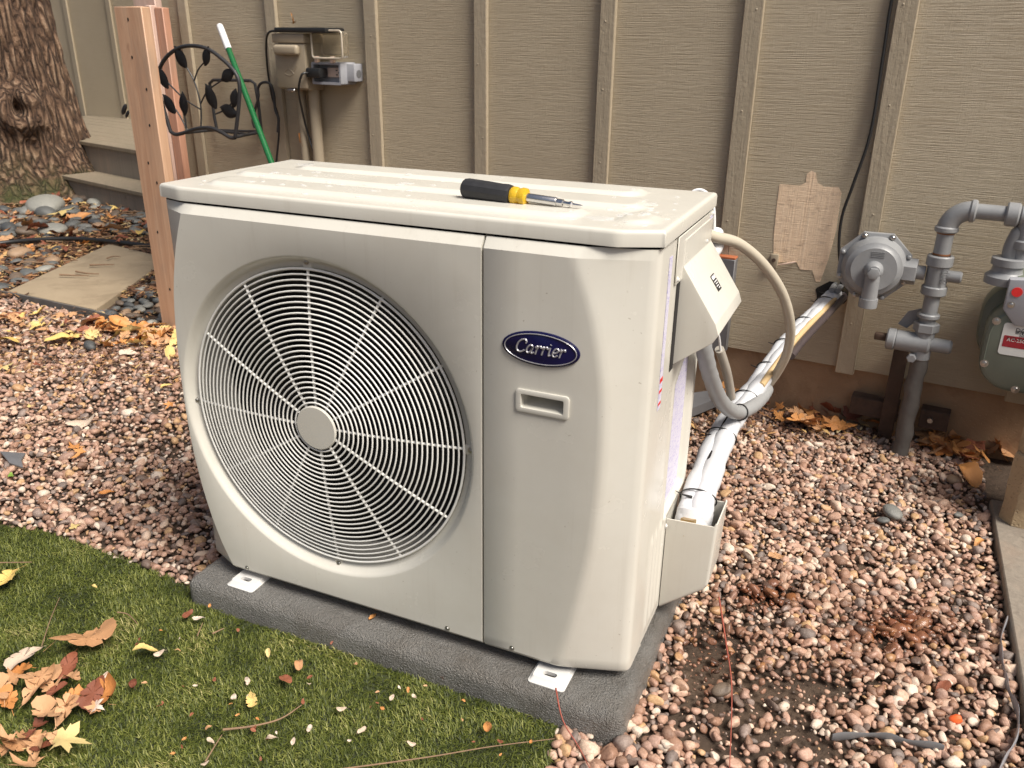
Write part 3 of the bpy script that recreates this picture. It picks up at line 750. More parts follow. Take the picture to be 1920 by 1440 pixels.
# stickers on the side
bm = nb(); box(bm, (UW+.0003, .082, .50), (UW+.0009, .101, .755)); s1 = obj('side_sticker', bm, STICK, unit, smooth=None)
bm = nb()
for z0, z1 in ((.548, .556), (.530, .535), (.508, .513)): box(bm, (UW+.001, .083, z0), (UW+.0013, .100, z1))
obj('red_stripe', bm, REDB, s1, smooth=None)
bm = nb(); box(bm, (UW-.009, .235, .24), (UW-.0084, .345, .515)); obj('wiring_diagram_sticker', bm, STICK, unit, smooth=None)
bm = nb(); box(bm, (UW+.0029, .362, .712), (UW+.0035, .388, .770)); obj('side_sticker', bm, STICK, unit, smooth=None)
# valve cover: open-topped box
bm = nb(); pf = [(UW+.001, .206), (UW+.001, .0), (1.030, .066), (1.038, .080), (1.043, .206)]
vs0 = [bm.verts.new((x, .243, z)) for x, z in pf]; f = bm.faces.new(vs0); r = bmesh.ops.extrude_face_region(bm, geom=[f])
bmesh.ops.translate(bm, verts=[g_ for g_ in r['geom'] if isinstance(g_, bmesh.types.BMVert)], vec=(0, .105, 0))
es = [e for e in bm.edges if max(v.co.x for v in e.verts) > UW+.01 and min(v.co.z for v in e.verts) < .2]
bmesh.ops.bevel(bm, geom=es, offset=.006, segments=3, profile=.5, affect='EDGES', clamp_overlap=True)
bmesh.ops.recalc_face_normals(bm, faces=bm.faces)
bmesh.ops.delete(bm, geom=[f for f in bm.faces if f.normal.z > .85 or f.normal.x < -.9], context='FACES')
for v in bm.verts:
    if v.co.z > .2: v.co.z += .002+.022*min(1, max(0, (v.co.x-1.030)/.01)) - .012*(v.co.x-UW)/.1
bmesh.ops.solidify(bm, geom=bm.faces[:], thickness=.0025)
obj('valve_cover', bm, PAINT, unit, smooth=40)
# screws
def screw(p, d, r=.004, parent=unit, mat=ZINC):
    bm = nb(); lathe(bm, [(r*1.5, 0), (r*1.5, .0008), (r, .001), (r*.9, .0028), (r*.5, .0036), (0, .0038)], axisM(p, d), 10); return obj('screw', bm, mat, parent)
for p, d in (((.0165, YF, .40), (0, -1, 0)), ((.12, YF+.0005, .0155), (0, -1, 0)), ((.60, YF+.0005, .0175), (0, -1, 0)), ((.735, YF+.0005, .0175), (0, -1, 0)),
             ((UW+.0026, .138, .708), (1, 0, 0)), ((UW+.0026, .35, .728), (1, 0, 0)), ((UW+.0026, .385, .772), (1, 0, 0)), ((UW+.001, .236, .196), (1, 0, 0))):
    if p[0] > .02: screw(p, d, .0036, unit, ZINC if d[1] else WHITEP)
# mounting feet
for fx0, fx1 in ((.086, .154), (.779, .850)):
    for ya, yb, sgn in ((-.044, .05, 1), (UD-.05, UD+.044, -1)):
        bm = nb(); cx = (fx0+fx1)/2; front = ya if sgn > 0 else yb; n1 = 20
        outer = rrect(fx0, ya, fx1, yb, .007, 4); mid = rrect(fx0+.006, ya+(.010 if sgn > 0 else .002), fx1-.006, yb-(.010 if sgn < 0 else .002), .006, 4); slot = rrect(cx-.013, front+sgn*.025-.0055, cx+.013, front+sgn*.025+.0055, .005, 4)
        La = [bm.verts.new((x, y, -.0185)) for x, y in outer]; Lb = [bm.verts.new((x, y, -.0165)) for x, y in outer]
        Lm0 = [bm.verts.new((x, y, -.0155)) for x, y in rrect(fx0+.003, ya+.003, fx1-.003, yb-.003, .006, 4)]
        Lc = [bm.verts.new((x, y, -.0085)) for x, y in mid]; Ld = [bm.verts.new((x, y, -.0085)) for x, y in slot]; Le = [bm.verts.new((x, y, -.016)) for x, y in slot]
        for A, B in ((La, Lb), (Lb, Lm0), (Lm0, Lc), (Lc, Ld), (Ld, Le)):
            for k in range(len(A)): bm.faces.new((A[k], A[(k+1) % len(A)], B[(k+1) % len(A)], B[k]))
        ft = obj('mounting_foot', bm, WHITEP, unit)
        bm = nb(); prism(bm, rrect(cx-.0125, front+sgn*.025-.005, cx+.0125, front+sgn*.025+.005, .0045, 4), Matrix.Translation((0, 0, -.0182)), .0012); obj('slot', bm, DARKW, ft)
    bm = nb(); box(bm, (fx0+.01, .035, -.009), (fx1-.01, UD-.035, .007), .003); obj('foot_rail', bm, WHITEP, unit)
# badge
bm = nb()
def ell(a_, b_, y): return [bm.verts.new((.777+a_*math.cos(2*math.pi*k/56), y, .6125+b_*math.sin(2*math.pi*k/56))) for k in range(56)]
LL = [ell(.0655, .0285, YF-.0002), ell(.0655, .0285, YF-.0022), ell(.0635, .0267, YF-.0036)]
for A, B in zip(LL, LL[1:]):
    for k in range(56): bm.faces.new((A[k], A[(k+1) % 56], B[(k+1) % 56], B[k]))
bm.faces.new(LL[-1]); badge = obj('badge', bm, NAVY, unit)
bm = nb(); tube(bm, [(.777+.0605*math.cos(2*math.pi*k/64), YF-.0038, .6125+.0245*math.sin(2*math.pi*k/64)) for k in range(64)], .0008, 6, closed=True); obj('badge_ring', bm, SILVER, badge)
GL = {'C': ([[(1.2, 1.12), (1.24, 1.38), (1.0, 1.58), (.62, 1.5), (.28, 1.12), (.18, .62), (.3, .2), (.62, .02), (.95, .08), (1.2, .3)]], 1.36),
      'a': ([[(.78, .82), (.55, 1.0), (.25, .82), (.1, .42), (.2, .08), (.42, .06), (.66, .34), (.8, .95)], [(.8, .95), (.72, .35), (.76, .06), (.9, .04), (1.04, .2)]], 1.1),
      'r': ([[(.02, .78), (.2, .98), (.22, .7), (.16, .0)], [(.2, .55), (.36, .88), (.52, 1.0), (.66, .94), (.66, .8)]], .78),
      'i': ([[(.02, .78), (.2, .98), (.2, .5), (.2, .12), (.3, .02), (.44, .16)], [(.21, 1.36), (.23, 1.40)]], .52),
      'e': ([[(.16, .42), (.5, .5), (.72, .72), (.66, .96), (.44, 1.0), (.2, .76), (.12, .38), (.24, .08), (.46, .02), (.76, .24)]], .86)}
bm = nb(); cx = 0; k_ = .0137; tw = sum(GL[c][1] for c in 'Carrier')
for ch in 'Carrier':
    st_, adv = GL[ch]
    for s_ in st_:
        pts = crom([(cx+x+.22*y, y, 0) for x, y in s_], 5)
        tube(bm, [(.777+(p.x-tw/2-.12)*k_, YF-.0037, .6125+(p.y-.62)*k_) for p in pts], .00145 if len(s_) > 2 else .0019, 6)
    cx += adv
obj('lettering', bm, SILVER, badge)
# fan grille: ring wires, spokes, hub disc, tabs
grl = thing('fan_grille', None, None, (0, 0, 0)); grl.parent = unit; MW[grl.name] = MW[unit.name]; grl.location = (0, 0, 0); grl.rotation_euler = (0, 0, 0)
def gyy(r): return .004-.020*(1-(r/.30)**2)
NR = 26
for i in range(NR):
    r_ = .049+(.2955-.049)*i/(NR-1); bm = nb()
    tube(bm, [(FX+r_*math.cos(2*math.pi*k/88), gyy(r_), FZ+r_*math.sin(2*math.pi*k/88)) for k in range(88)], (.0018 if i < NR-1 else .0026), 6, closed=True)
    obj('ring', bm, GRIL, grl, smooth=80)
for k in range(12):
    a_ = 2*math.pi*k/12+.03; bm = nb()
    tube(bm, [(FX+r_*math.cos(a_), gyy(r_)+.0030, FZ+r_*math.sin(a_)) for r_ in (.040, .10, .16, .22, .27, .2975)], .0026, 8); obj('spoke', bm, GRIL, grl)
bm = nb(); lathe(bm, [(.0435, 0), (.0435, -.002), (.0415, -.004), (0, -.0045)], Matrix.Translation((0, gyy(0)-.001, 0)) @ FMm, 48); obj('hub', bm, PAINT, grl)
for a_ in (0.03, math.pi/2+.03, math.pi+.03, 1.5*math.pi+.03):
    c_, s_ = math.cos(a_), math.sin(a_); M_ = Matrix(((c_, -s_, 0, FX), (0, 0, -1, .0075), (s_, c_, 0, FZ), (0, 0, 0, 1)))
    bm = nb(); prism(bm, rrect(.292, -.009, .3165, .009, .007, 4), M_, .003, .0008); tb = obj('tab', bm, PAINT, grl)
    screw((FX+.3085*c_, .0045, FZ+.3085*s_), (0, -1, 0), .0042, grl)
# fan wheel
fan = thing('fan_wheel', None, None, (0, 0, 0)); fan.parent = unit; MW[fan.name] = MW[unit.name]
for k in range(3):
    bm = nb(); g = []
    for i in range(13):
        rr_ = .045+.235*i/12; row = []
        for j in range(13):
            sweep = .35*(i/12)**1.5; half = .62-.12*i/12; t = -half+2*half*j/12; a_ = k*2*math.pi/3+.5+sweep+t
            row.append(bm.verts.new((FX+rr_*math.cos(a_), .055+.055*(t/half)*(.55+.45*(1-i/12))+.02, FZ+rr_*math.sin(a_))))
        g.append(row)
    for i in range(12):
        for j in range(12): bm.faces.new((g[i][j], g[i+1][j], g[i+1][j+1], g[i][j+1]))
    bmesh.ops.solidify(bm, geom=bm.faces[:], thickness=.003); obj('blade', bm, BLADE, fan, smooth=60)
bm = nb(); lathe(bm, [(.055, .09), (.055, .04), (.04, .03), (0, .028)], FMm, 32); obj('fan_boss', bm, BLADE, fan)
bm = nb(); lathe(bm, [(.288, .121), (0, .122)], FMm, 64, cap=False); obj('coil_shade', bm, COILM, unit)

# equipment pad
bm = nb(); box(bm, (-.012, -.064, -.105), (.966, .44, -.019), .022, 5)
bmesh.ops.subdivide_edges(bm, edges=[e for e in bm.edges if e.calc_length() > .2], cuts=40, use_grid_fill=True)
for v in bm.verts: v.co += Vector((mnoise.noise(v.co*14), mnoise.noise(v.co*14+Vector((5, 0, 0))), .6*mnoise.noise(v.co*9+Vector((0, 9, 0)))))*.0022
props(obj('equipment_pad', bm, PAD, smooth=60), 'dark grey textured pad under the cream unit', 'pad')

# water left standing on the lid
bm = nb()
def drop(x, y, rx, ry, h):
    z0 = H2+emb(x, y); n1 = 14; ph = random.uniform(0, 6)
    rim = [bm.verts.new((x+rx*(1+.22*math.sin(2*a_+ph)+.12*math.sin(3*a_+2*ph))*math.cos(a_), y+ry*(1+.2*math.cos(2*a_+ph))*math.sin(a_), z0+.0001)) for a_ in [k*2*math.pi/n1 for k in range(n1)]]
    ctr = Vector((x, y, z0)); rings = [rim]
    for s_, hh in ((.85, .55), (.5, .9)): rings.append([bm.verts.new((ctr.x+(v.co.x-ctr.x)*s_, ctr.y+(v.co.y-ctr.y)*s_, z0+h*hh)) for v in rim])
    for A, B in zip(rings, rings[1:]):
        for k in range(n1): bm.faces.new((A[k], A[(k+1) % n1], B[(k+1) % n1], B[k]))
    top = bm.verts.new((x, y, z0+h))
    for k in range(n1): bm.faces.new((rings[-1][k], rings[-1][(k+1) % n1], top))
for i in range(120):
    x = random.choice([random.gauss(.25, .12), random.uniform(.05, .9), random.gauss(.85, .05)]); y = random.choice([random.gauss(.15, .06), random.uniform(.03, .38)])
    if .03 < x < .93 and .03 < y < .38 and not (.54 < x < .82 and .07 < y < .16):
        r_ = min(.012, random.lognormvariate(math.log(.0032), .55)); drop(x, y, r_*random.uniform(1, 1.7), r_, min(.0018, r_*.32))
drop(.835, .072, .024, .016, .0014); drop(.79, .05, .014, .010, .0012); drop(.87, .21, .02, .02, .0012); drop(.11, .31, .02, .02, .001)
props(obj('water_drops', bm, WATER, smooth=75), 'scattered rain drops and small puddles on the unit lid', 'water', kind='stuff')

# screwdriver lying on the lid
a_, b_ = gz(868, 352, .8285), gz(1092, 390, .815); a_.z = .8285; b_.z = .8185; dv = (b_-a_).normalized(); L = (b_-a_).length
sd = thing('screwdriver', 'screwdriver with black grip and amber collar lying on the lid', 'screwdriver', (a_.x, a_.y, H2))
S_ = lambda t: a_+dv*(L*t); D_ = axisM(a_, dv)
bm = nb(); lathe(bm, [(0, 0), (.011, .0006), (.0155, .004), (.0172, .012), (.0172, .05), (.0165, .075), (.0172, .086), (.016, .091), (.012, .0925)], D_, 12); obj('grip', bm, RUBBER, sd, smooth=25)
bm = nb(); lathe(bm, [(.013, .0926), (.0148, .095), (.0148, .101), (.0125, .106), (.0150, .113), (.0145, .119), (.010, .121)], D_, 16); obj('collar', bm, AMBER, sd)
bm = nb(); lathe(bm, [(.0072, .1212), (.0072, .172), (.0066, .173)], D_, 20); obj('shaft', bm, STEEL, sd)
bm = nb(); lathe(bm, [(.0058, .1732), (.0058, .184), (.0035, .1855), (.0032, .194), (.0046, .196), (.0046, .199), (.0022, .201), (.0018, L-.004), (.0007, L)], D_, 6); obj('bit', bm, STEEL, sd)

# ================================================================== PIPES AND CABLES BETWEEN UNIT AND WALL
def P3(px, py, y): return gy(px, py, y)
path = [Vector((.992, .292, .13)), P3(1302, 962, .302), P3(1325, 888, .41), P3(1352, 820, .54), P3(1388, 762, .69), P3(1430, 708, .87), P3(1472, 650, 1.06), P3(1515, 603, 1.26), P3(1556, 562, 1.47), P3(1568, 548, 1.56)]
pth = crom(path, 8); side = []
for i, p in enumerate(pth):
    t = (pth[min(i+1, len(pth)-1)]-pth[max(i-1, 0)]).normalized(); side.append(t.cross(Vector((0, 0, 1))).normalized())
ls = thing('insulated_line_set', 'white foam wrapped pipe bundle running from the unit to the wall', 'pipe bundle', (1.0, .33, ZG))
def LR(i): return lerp_tab([(0, .024), (.28, .0225), (.5, .0195), (1, .0205)], i/len(pth))
def LO(i): return lerp_tab([(0, .012), (.28, .010), (.5, .0075), (1, .009)], i/len(pth))
for sgn, ph in ((1, 0), (-1, 2.)):
    bm = nb(); pts = []; rs = []
    for i, p in enumerate(pth):
        pts.append(p + side[i]*sgn*LO(i)+Vector((0, 0, sgn*.003))); rs.append(LR(i)+.0014*math.sin(i*.9+ph)+.0008*math.sin(i*2.3))
    tube(bm, pts[4:], rs[4:], 16); obj('foam_sleeve', bm, WHITEF, ls, smooth=70)
bm = nb(); c0, c1 = pth[6], pth[10]; cyl(bm, c0-Vector((0, 0, .012)), c0+(c1-c0)*.7, .036, 24, .004); obj('foam_collar', bm, WHITEF, ls)
bm = nb(); cyl(bm, pth[4]+Vector((-.004, -.034, .012)), pth[8]+Vector((-.004, -.036, .006)), .015, 6); obj('flare_nut', bm, BRASS, ls)
bm = nb(); tube(bm, [pth[i]+Vector((.0, -.026, .012)) for i in (15, 17, 19, 21, 23)], [.001, .0045, .006, .004, .001], 6); obj('foam_split', bm, DARKW, ls)
bm = nb(); tube(bm, [pth[i]+Vector((-.006, -.022, .016)) for i in (25, 27, 29, 31)], [.001, .002, .002, .001], 6); obj('foam_split', bm, DARKW, ls)
def frontof(i, d_, s_=0.): 
    v = (CP-pth[i]).normalized(); return pth[i]+v*d_+side[i]*s_
for i in (11, 24, 34, 42, 48, 55, 62, 68):
    t = (pth[i+1]-pth[i-1]).normalized(); M_ = axisM(pth[i], t); s_ = side[i]; up = t.cross(s_); rr_ = LR(i)+.0025
    bm = nb(); tube(bm, [pth[i]+(s_*math.cos(a_)*(1+LO(i)/rr_)+up*math.sin(a_))*rr_ for a_ in [k*2*math.pi/28 for k in range(28)]], .0017, 6, closed=True)
    v = (CP-pth[i]).normalized(); hd_ = pth[i]+v*rr_*1.02-s_*.012; tube(bm, [hd_, hd_-s_*.02+v*.006+t*.002, hd_-s_*.035+v*.008+t*.008], [.0035, .0016, .001], 6)
    obj('zip_tie', bm, BLACK, ls)
bm = nb(); tube(bm, crom([frontof(i, .039, .010) for i in (38, 44, 50, 56, 62, 68)]+[pth[71]+Vector((0, -.05, .02))], 4), .0085, 10); obj('tan_cable', bm, CABLE, ls)
bm = nb(); tube(bm, crom([frontof(i, .024, .030) for i in (46, 50, 56, 62, 67)]+[pth[71]+Vector((.02, -.05, .01))], 4), .010, 10); obj('dark_cable', bm, DCABLE, ls)
for dx in (-.006, .012):
    bm = nb(); tube(bm, [pth[67]+Vector((dx, -.055, .03)), pth[70]+Vector((dx, -.055, .035)), pth[72]+Vector((dx+.004, .0, .03))], .0085, 10); obj('cable_sleeve', bm, PALEG, ls)
h = crom([Vector((.93, .405, .735)), P3(1336, 443, .425), P3(1385, 457, .50), P3(1432, 497, .58), P3(1468, 553, .66), P3(1482, 612, .73), P3(1476, 660, .80), P3(1458, 697, .855), P3(1440, 722, .875)], 8)
bm = nb(); tube(bm, h, .0108, 14); props(obj('curved_hose', bm, DRAIN, smooth=60), 'thick beige hose arching from the unit back down to the pipe bundle', 'hose')
h = crom([P3(1313, 622, .33), P3(1320, 655, .34), P3(1332, 705, .39), P3(1352, 752, .48), P3(1380, 773, .57), P3(1408, 764, .67), P3(1428, 746, .78), P3(1438, 730, .86)], 8)
cd = thing('grey_conduit', 'grey flexible conduit looping from the hood to the pipe bundle', 'conduit', (h[0].x, h[0].y, ZG))
bm = nb(); tube(bm, h, [.0160+.0006*math.sin(i*2.1) for i in range(len(h))], 16); obj('conduit_sheath', bm, PALEG, cd, smooth=60)
bm = nb(); cyl(bm, h[0]+Vector((0, 0, .02)), h[1]-Vector((0, 0, .004)), .0195, 16, .002); obj('conduit_fitting', bm, BLACK, cd)
bm = nb(); p = h[34]; t = (h[35]-h[33]).normalized(); s_ = t.cross(Vector((0, 0, 1))).normalized(); up = t.cross(s_)
tube(bm, [p+(s_*math.cos(a_)+up*math.sin(a_))*.0178 for a_ in [k*2*math.pi/20 for k in range(20)]], .0018, 6, closed=True); obj('zip_tie', bm, BLACK, cd)
dt = thing('drip_tube', 'clear sleeve with a thin white wire hanging behind the grey conduit', 'tube', P3(1370, 742, .55))
bm = nb(); tube(bm, crom([P3(1341, 608, .40), P3(1348, 632, .42), P3(1351, 660, .44)], 5), .0024, 8); obj('thin_wire', bm, WHITEPL, dt)
bm = nb(); tube(bm, crom([P3(1349, 655, .44), P3(1361, 692, .48), P3(1367, 720, .52), P3(1371, 745, .55)], 5), .0095, 12); obj('clear_sleeve', bm, simple('cloudy_vinyl', (.38, .35, .30), .3, 0, .2, 30), dt)
bm = nb(); tube(bm, crom([P3(1322, 468, .44), P3(1334, 470, .45), P3(1342, 455, .47), P3(1340, 438, .49)], 5), .017, 14)
props(obj('white_pipe_elbow', bm, WHITEPL, smooth=60), 'short white pipe elbow behind the upper right corner of the unit', 'pipe')
bm = nb(); tube(bm, crom([P3(1290, 372, .42), P3(1300, 359, .425), P3(1316, 357, .428), P3(1331, 369, .43), P3(1338, 392, .43), P3(1339, 430, .43)], 6), .0034, 8)
props(obj('white_wire_loop', bm, WHITEPL, smooth=60), 'thin white wire looping over the rear corner of the lid', 'wire')

# grey steel strips behind the unit
ga, gb = wl(1340, 480, .03), wl(1380, 484, .03)
st_ = thing('grey_board', 'short grey board with a raw orange top end, on the wall behind the hose', 'board', WM @ Vector((ga.x, -.01, ZS-.02)), WANG)
bm = nb(); box(bm, (ga.x, -.034, ZS-.01), (gb.x, -.0008, ga.z-.004), .002, 1); obj('board_face', bm, GREYST, st_, WM)
bm = nb(); box(bm, (ga.x+.001, -.0335, ga.z-.0038), (gb.x-.001, -.001, ga.z+.003), .001, 1); obj('raw_end', bm, simple('raw_orange_end', (.42, .13, .05), .8), st_, WM)
bm = nb(); q = [gz(1255, 742, -.02), gz(1360, 728, -.02), gz(1350, 745, -.02), gz(1275, 775, -.02)]
vs = [bm.verts.new(p) for p in q]; f = bm.faces.new(vs); r = bmesh.ops.extrude_face_region(bm, geom=[f]); bmesh.ops.translate(bm, verts=[g_ for g_ in r['geom'] if isinstance(g_, bmesh.types.BMVert)], vec=(0, 0, -.03))
props(obj('steel_offcut', bm, GREYST), 'flat grey steel offcut on the ground behind the unit', 'steel strip')

# ================================================================== THINGS ON THE WALL, RIGHT
MWX = WM @ Matrix.Rotation(R(90), 4, 'X')                    # xy = wall plane, +z towards the viewer
def wtube(bm, pts, r, seg=12): tube(bm, pts, r, seg)
# black cable down the siding
bm = nb(); tube(bm, crom([wl(1690, -60, .012), wl(1672, 0, .012), wl(1655, 110, .014), wl(1632, 250, .02), wl(1600, 345, .026), wl(1579, 405, .024), wl(1573, 462, .02), wl(1578, 530, .02), wl(1572, 552, .0)], 8), .0045, 8)
props(obj('wall_cable', bm, BLACK, M=WM, smooth=70), 'black cable running down the siding to the pipe hole', 'cable')
bm = nb(); p = wl(1453, 488, 0); box(bm, (p.x-.012, -.016, p.z-.022), (p.x+.012, -.001, p.z+.022), .003); cl = thing('siding_clip', 'small tan clip at the bare wood patch on the siding', 'clip', WM @ Vector((p.x, 0, p.z-.02)), WANG); obj('clip_body', bm, BOXT, cl, WM)
bm = nb(); cyl(bm, (p.x, -.02, p.z+.004), (p.x, -.015, p.z+.004), .006, 12); obj('clip_screw', bm, RUST, cl, WM)
bm = nb(); tube(bm, crom([(p.x+.012, -.008, p.z-.012), (p.x+.035, -.012, p.z-.004), tuple(wl(1492, 491, .006))], 5), .0025, 6); obj('clip_wire', bm, OUTLET, cl, WM)

# gas regulator
OFFR = .135
rc = wl(1638, 499, OFFR); RR = abs(wl(1706, 499, OFFR).x-wl(1570, 499, OFFR).x)/2*1.06
Mr = WM @ Matrix.Translation(rc) @ Matrix.Rotation(R(90), 4, 'X') @ Matrix.Rotation(R(8), 4, 'Y')
gr = thing('gas_regulator', 'round grey gas regulator with bolted octagonal flange on the wall', 'gas regulator', WM @ Vector((rc.x, -.02, rc.z-RR)), WANG)
bm = nb(); prism(bm, [(RR*1.02*math.cos(R(22.5+45*k)), RR*1.02*math.sin(R(22.5+45*k))) for k in range(8)], Mr @ Matrix.Translation((0, 0, -.012)), .016, .003); obj('flange', bm, GASG, gr)
bm = nb(); lathe(bm, [(RR*.86, .0045), (RR*.84, .018), (RR*.74, .036), (RR*.62, .041), (RR*.60, .044), (0, .045)], Mr, 48); dm = obj('dome', bm, GASG, gr)
bm = nb(); lathe(bm, [(RR*.3, -.09), (RR*.55, -.06), (RR*.85, -.03), (RR*.85, -.0125)], Mr, 32); obj('rear_housing', bm, GASG, gr)
for k in range(8):
    bm = nb(); a_ = R(22.5+45*k); p = Mr @ Vector((RR*.93*math.cos(a_), RR*.93*math.sin(a_), .0042)); d_ = Mr.to_3x3() @ Vector((0, 0, 1))
    lathe(bm, [(.0085, 0), (.0085, .002), (.006, .0022), (.006, .009), (.0035, .0115), (0, .012)], axisM(p, d_), 8); obj('bolt', bm, ZINC if k % 3 else GASG, gr)
bm = nb(); lathe(bm, [(RR*.25, .044), (RR*.24, .062), (RR*.16, .072), (0, .073)], Mr, 24); bb = obj('vent_boss', bm, GASG, gr)
bm = nb(); prism(bm, [(RR*.17*math.cos(R(60*k)), RR*.17*math.sin(R(60*k))-RR*.04) for k in range(6)], Mr @ Matrix.Translation((0, 0, .073)), .009, .002); obj('hex_plug', bm, GASG, bb)
bm = nb(); tube(bm, [Mr @ Vector((0, -RR*.05, .058)), Mr @ Vector((0, -RR*.5, .055)), Mr @ Vector((0, -RR*.85, .052))], [RR*.19, RR*.20, RR*.22], 16); lathe(bm, [(RR*.25, 0), (RR*.25, .025), (RR*.2, .027)], axisM(Mr @ Vector((0, -RR*.80, .052)), Mr.to_3x3() @ Vector((0, -1, 0))), 16)
obj('vent_spout', bm, GASG, gr)
bm = nb()
for k in range(4): box(bm, (-RR*.12, RR*(.36+.045*k), .0448), (RR*.22, RR*(.375+.045*k), .0462))
bm.transform(Mr); obj('cast_marks', bm, GASG, gr)
# pipework
OP = .125
gp = thing('gas_pipe', 'grey painted gas pipework with tee and shutoff valve on the wall', 'gas pipe', WM @ Vector((wl(1690, 800, OP).x, -OP, ZG)), WANG)
up = wl(1757, 515, OP); ux = up.x
def wz(py, px=1757): return wl(px, py, OP).z
def vpipe(z0, z1, r, mat=GASG, nm='pipe', bev=0., dx=0, seg=20):
    bm = nb(); cyl(bm, (ux+dx, -OP, z0), (ux+dx, -OP, z1), r, seg, bev); return obj(nm, bm, mat, gp, WM)
zt0, zt1 = wz(552, 1748), wz(478, 1762); zel = wz(392, 1785)
vpipe(zt0, zt1, .028, nm='tee_body', bev=.003); vpipe(zt1-.030, zt1, .034, nm='tee_collar', bev=.003); vpipe(zt0, zt0+.026, .033, nm='tee_collar', bev=.003)
bm = nb(); cyl(bm, (ux, -OP, up.z), (ux+.062, -OP, up.z), .016, 14, .004); obj('tee_plug', bm, GASG, gp, WM)
bm = nb(); prism(bm, [(.037*math.cos(R(60*k)), .037*math.sin(R(60*k))) for k in range(6)], Matrix.Translation((ux-.085, -OP, up.z)) @ Matrix.Rotation(R(90), 4, 'Y'), .034, .004); obj('union_nut', bm, GASG, gp, WM)
bm = nb(); cyl(bm, (rc.x+RR*.3, -OP, up.z), (ux-.03, -OP, up.z), .02, 16); obj('union_nipple', bm, GASG, gp, WM)
bm = text_bm('dfw', .03, WM @ Matrix.Translation((ux+.012, -OP-.0283, up.z+.025)) @ Matrix.Rotation(R(90), 4, 'X') @ Matrix.Rotation(R(-90), 4, 'Z'), .0012); obj('cast_lettering', bm, GASG, gp)
vpipe(zt1-.005, zel-.045, .0215)
bm = nb(); ctr = Vector((ux+.055, -OP, zel-.055)); tube(bm, [ctr+Vector((-.055*math.cos(a_), 0, .055*math.sin(a_))) for a_ in [R(9*k) for k in range(11)]], .026, 18); obj('elbow', bm, GASG, gp, WM)
bm = nb(); cyl(bm, (ux, -OP, zel-.062), (ux, -OP, zel-.045), .030, 20, .004); cyl(bm, (ux+.045, -OP, zel), (ux+.062, -OP, zel), .030, 20, .004); obj('elbow_bead', bm, GASG, gp, WM)
xe = wl(1905, 398, OP).x
bm = nb(); cyl(bm, (ux+.06, -OP, zel), (xe-.01, -OP, zel), .0205, 20); obj('pipe', bm, GASG, gp, WM)
bm = nb(); cyl(bm, (xe-.022, -OP, zel), (xe+.01, -OP, zel), .031, 20, .004); cyl(bm, (xe+.01, -OP, zel), (xe+.07, -OP, zel), .026, 20, .004); cyl(bm, (xe+.035, -OP, zel-.075), (xe+.035, -OP, zel), .026, 20, .004); cyl(bm, (xe+.035, -OP, zel-.085), (xe+.035, -OP, zel-.06), .031, 20, .004); obj('meter_tee', bm, GASG, gp, WM)
mi = wl(1897, 470, OP)
bm = nb(); tube(bm, crom([(xe+.035, -OP, zel-.08), (xe+.034, -OP, zel-.12), ((xe+.035+mi.x)/2, -OP, mi.z+.05), (mi.x, -OP, mi.z+.015), (mi.x, -OP, mi.z-.02)], 6), .021, 16); obj('swivel', bm, GASG, gp, WM)
for zr_ in (zt1+.001, zel-.066):
    vpipe(zr_, zr_+.005, .0222, RUSTO, 'thread_rust')
zv = wz(642, 1722); zc2 = wz(590, 1735)
vpipe(zv+.02, zt0+.01, .0205); vpipe(zc2-.008, zc2+.006, .029, nm='collar', bev=.003)
vpipe(zv-.05, zv+.055, .026, nm='valve_body', bev=.006); vpipe(zv+.035, zv+.062, .034, nm='valve_hex', bev=.003, seg=6)
bm = nb(); cyl(bm, (ux-.075, -OP-.006, zv), (ux+.02, -OP-.004, zv), .029, 20, .006); cyl(bm, (ux-.095, -OP-.006, zv), (ux-.07, -OP-.006, zv), .031, 20, .004); cyl(bm, (ux+.01, -OP, zv), (ux+.075, -OP, zv), .02, 18, .006); obj('valve_barrel', bm, GASG, gp, WM)
bm = nb(); box(bm, (ux-.128, -OP-.016, zv-.008), (ux-.095, -OP+.006, zv+.012), .003); obj('valve_stem', bm, RUST, gp, WM)
bm = nb(); cyl(bm, (ux-.02, -OP-.036, zv-.04), (ux-.02, -OP-.016, zv-.04), .013, 6, .002); obj('valve_plug', bm, GASG, gp, WM)
bm = nb(); prism(bm, [(ux-.075, zc2-.045), (ux-.055, zc2-.005), (ux-.02, zc2+.01), (ux-.02, zc2-.02), (ux-.05, zc2-.055)], Matrix.Translation((0, -OP+.03, 0)) @ Matrix.Rotation(R(90), 4, 'X'), .004); obj('lock_wing', bm, GASG, gp, WM)
bm = nb(); tube(bm, [(ux+.002*math.sin(i*1.7), -OP, zv-.045-(zv-.045-ZG+.05)*i/12) for i in range(13)], [.0235+.002*math.sin(i*2.6) for i in range(13)], 16); obj('wrapped_riser', bm, TAPE, gp, WM)
bm = nb(); box(bm, (ux-.075, -.055, ZG), (ux-.035, -.012, zv-.05), .002); obj('riser_bracket', bm, RUST, gp, WM)
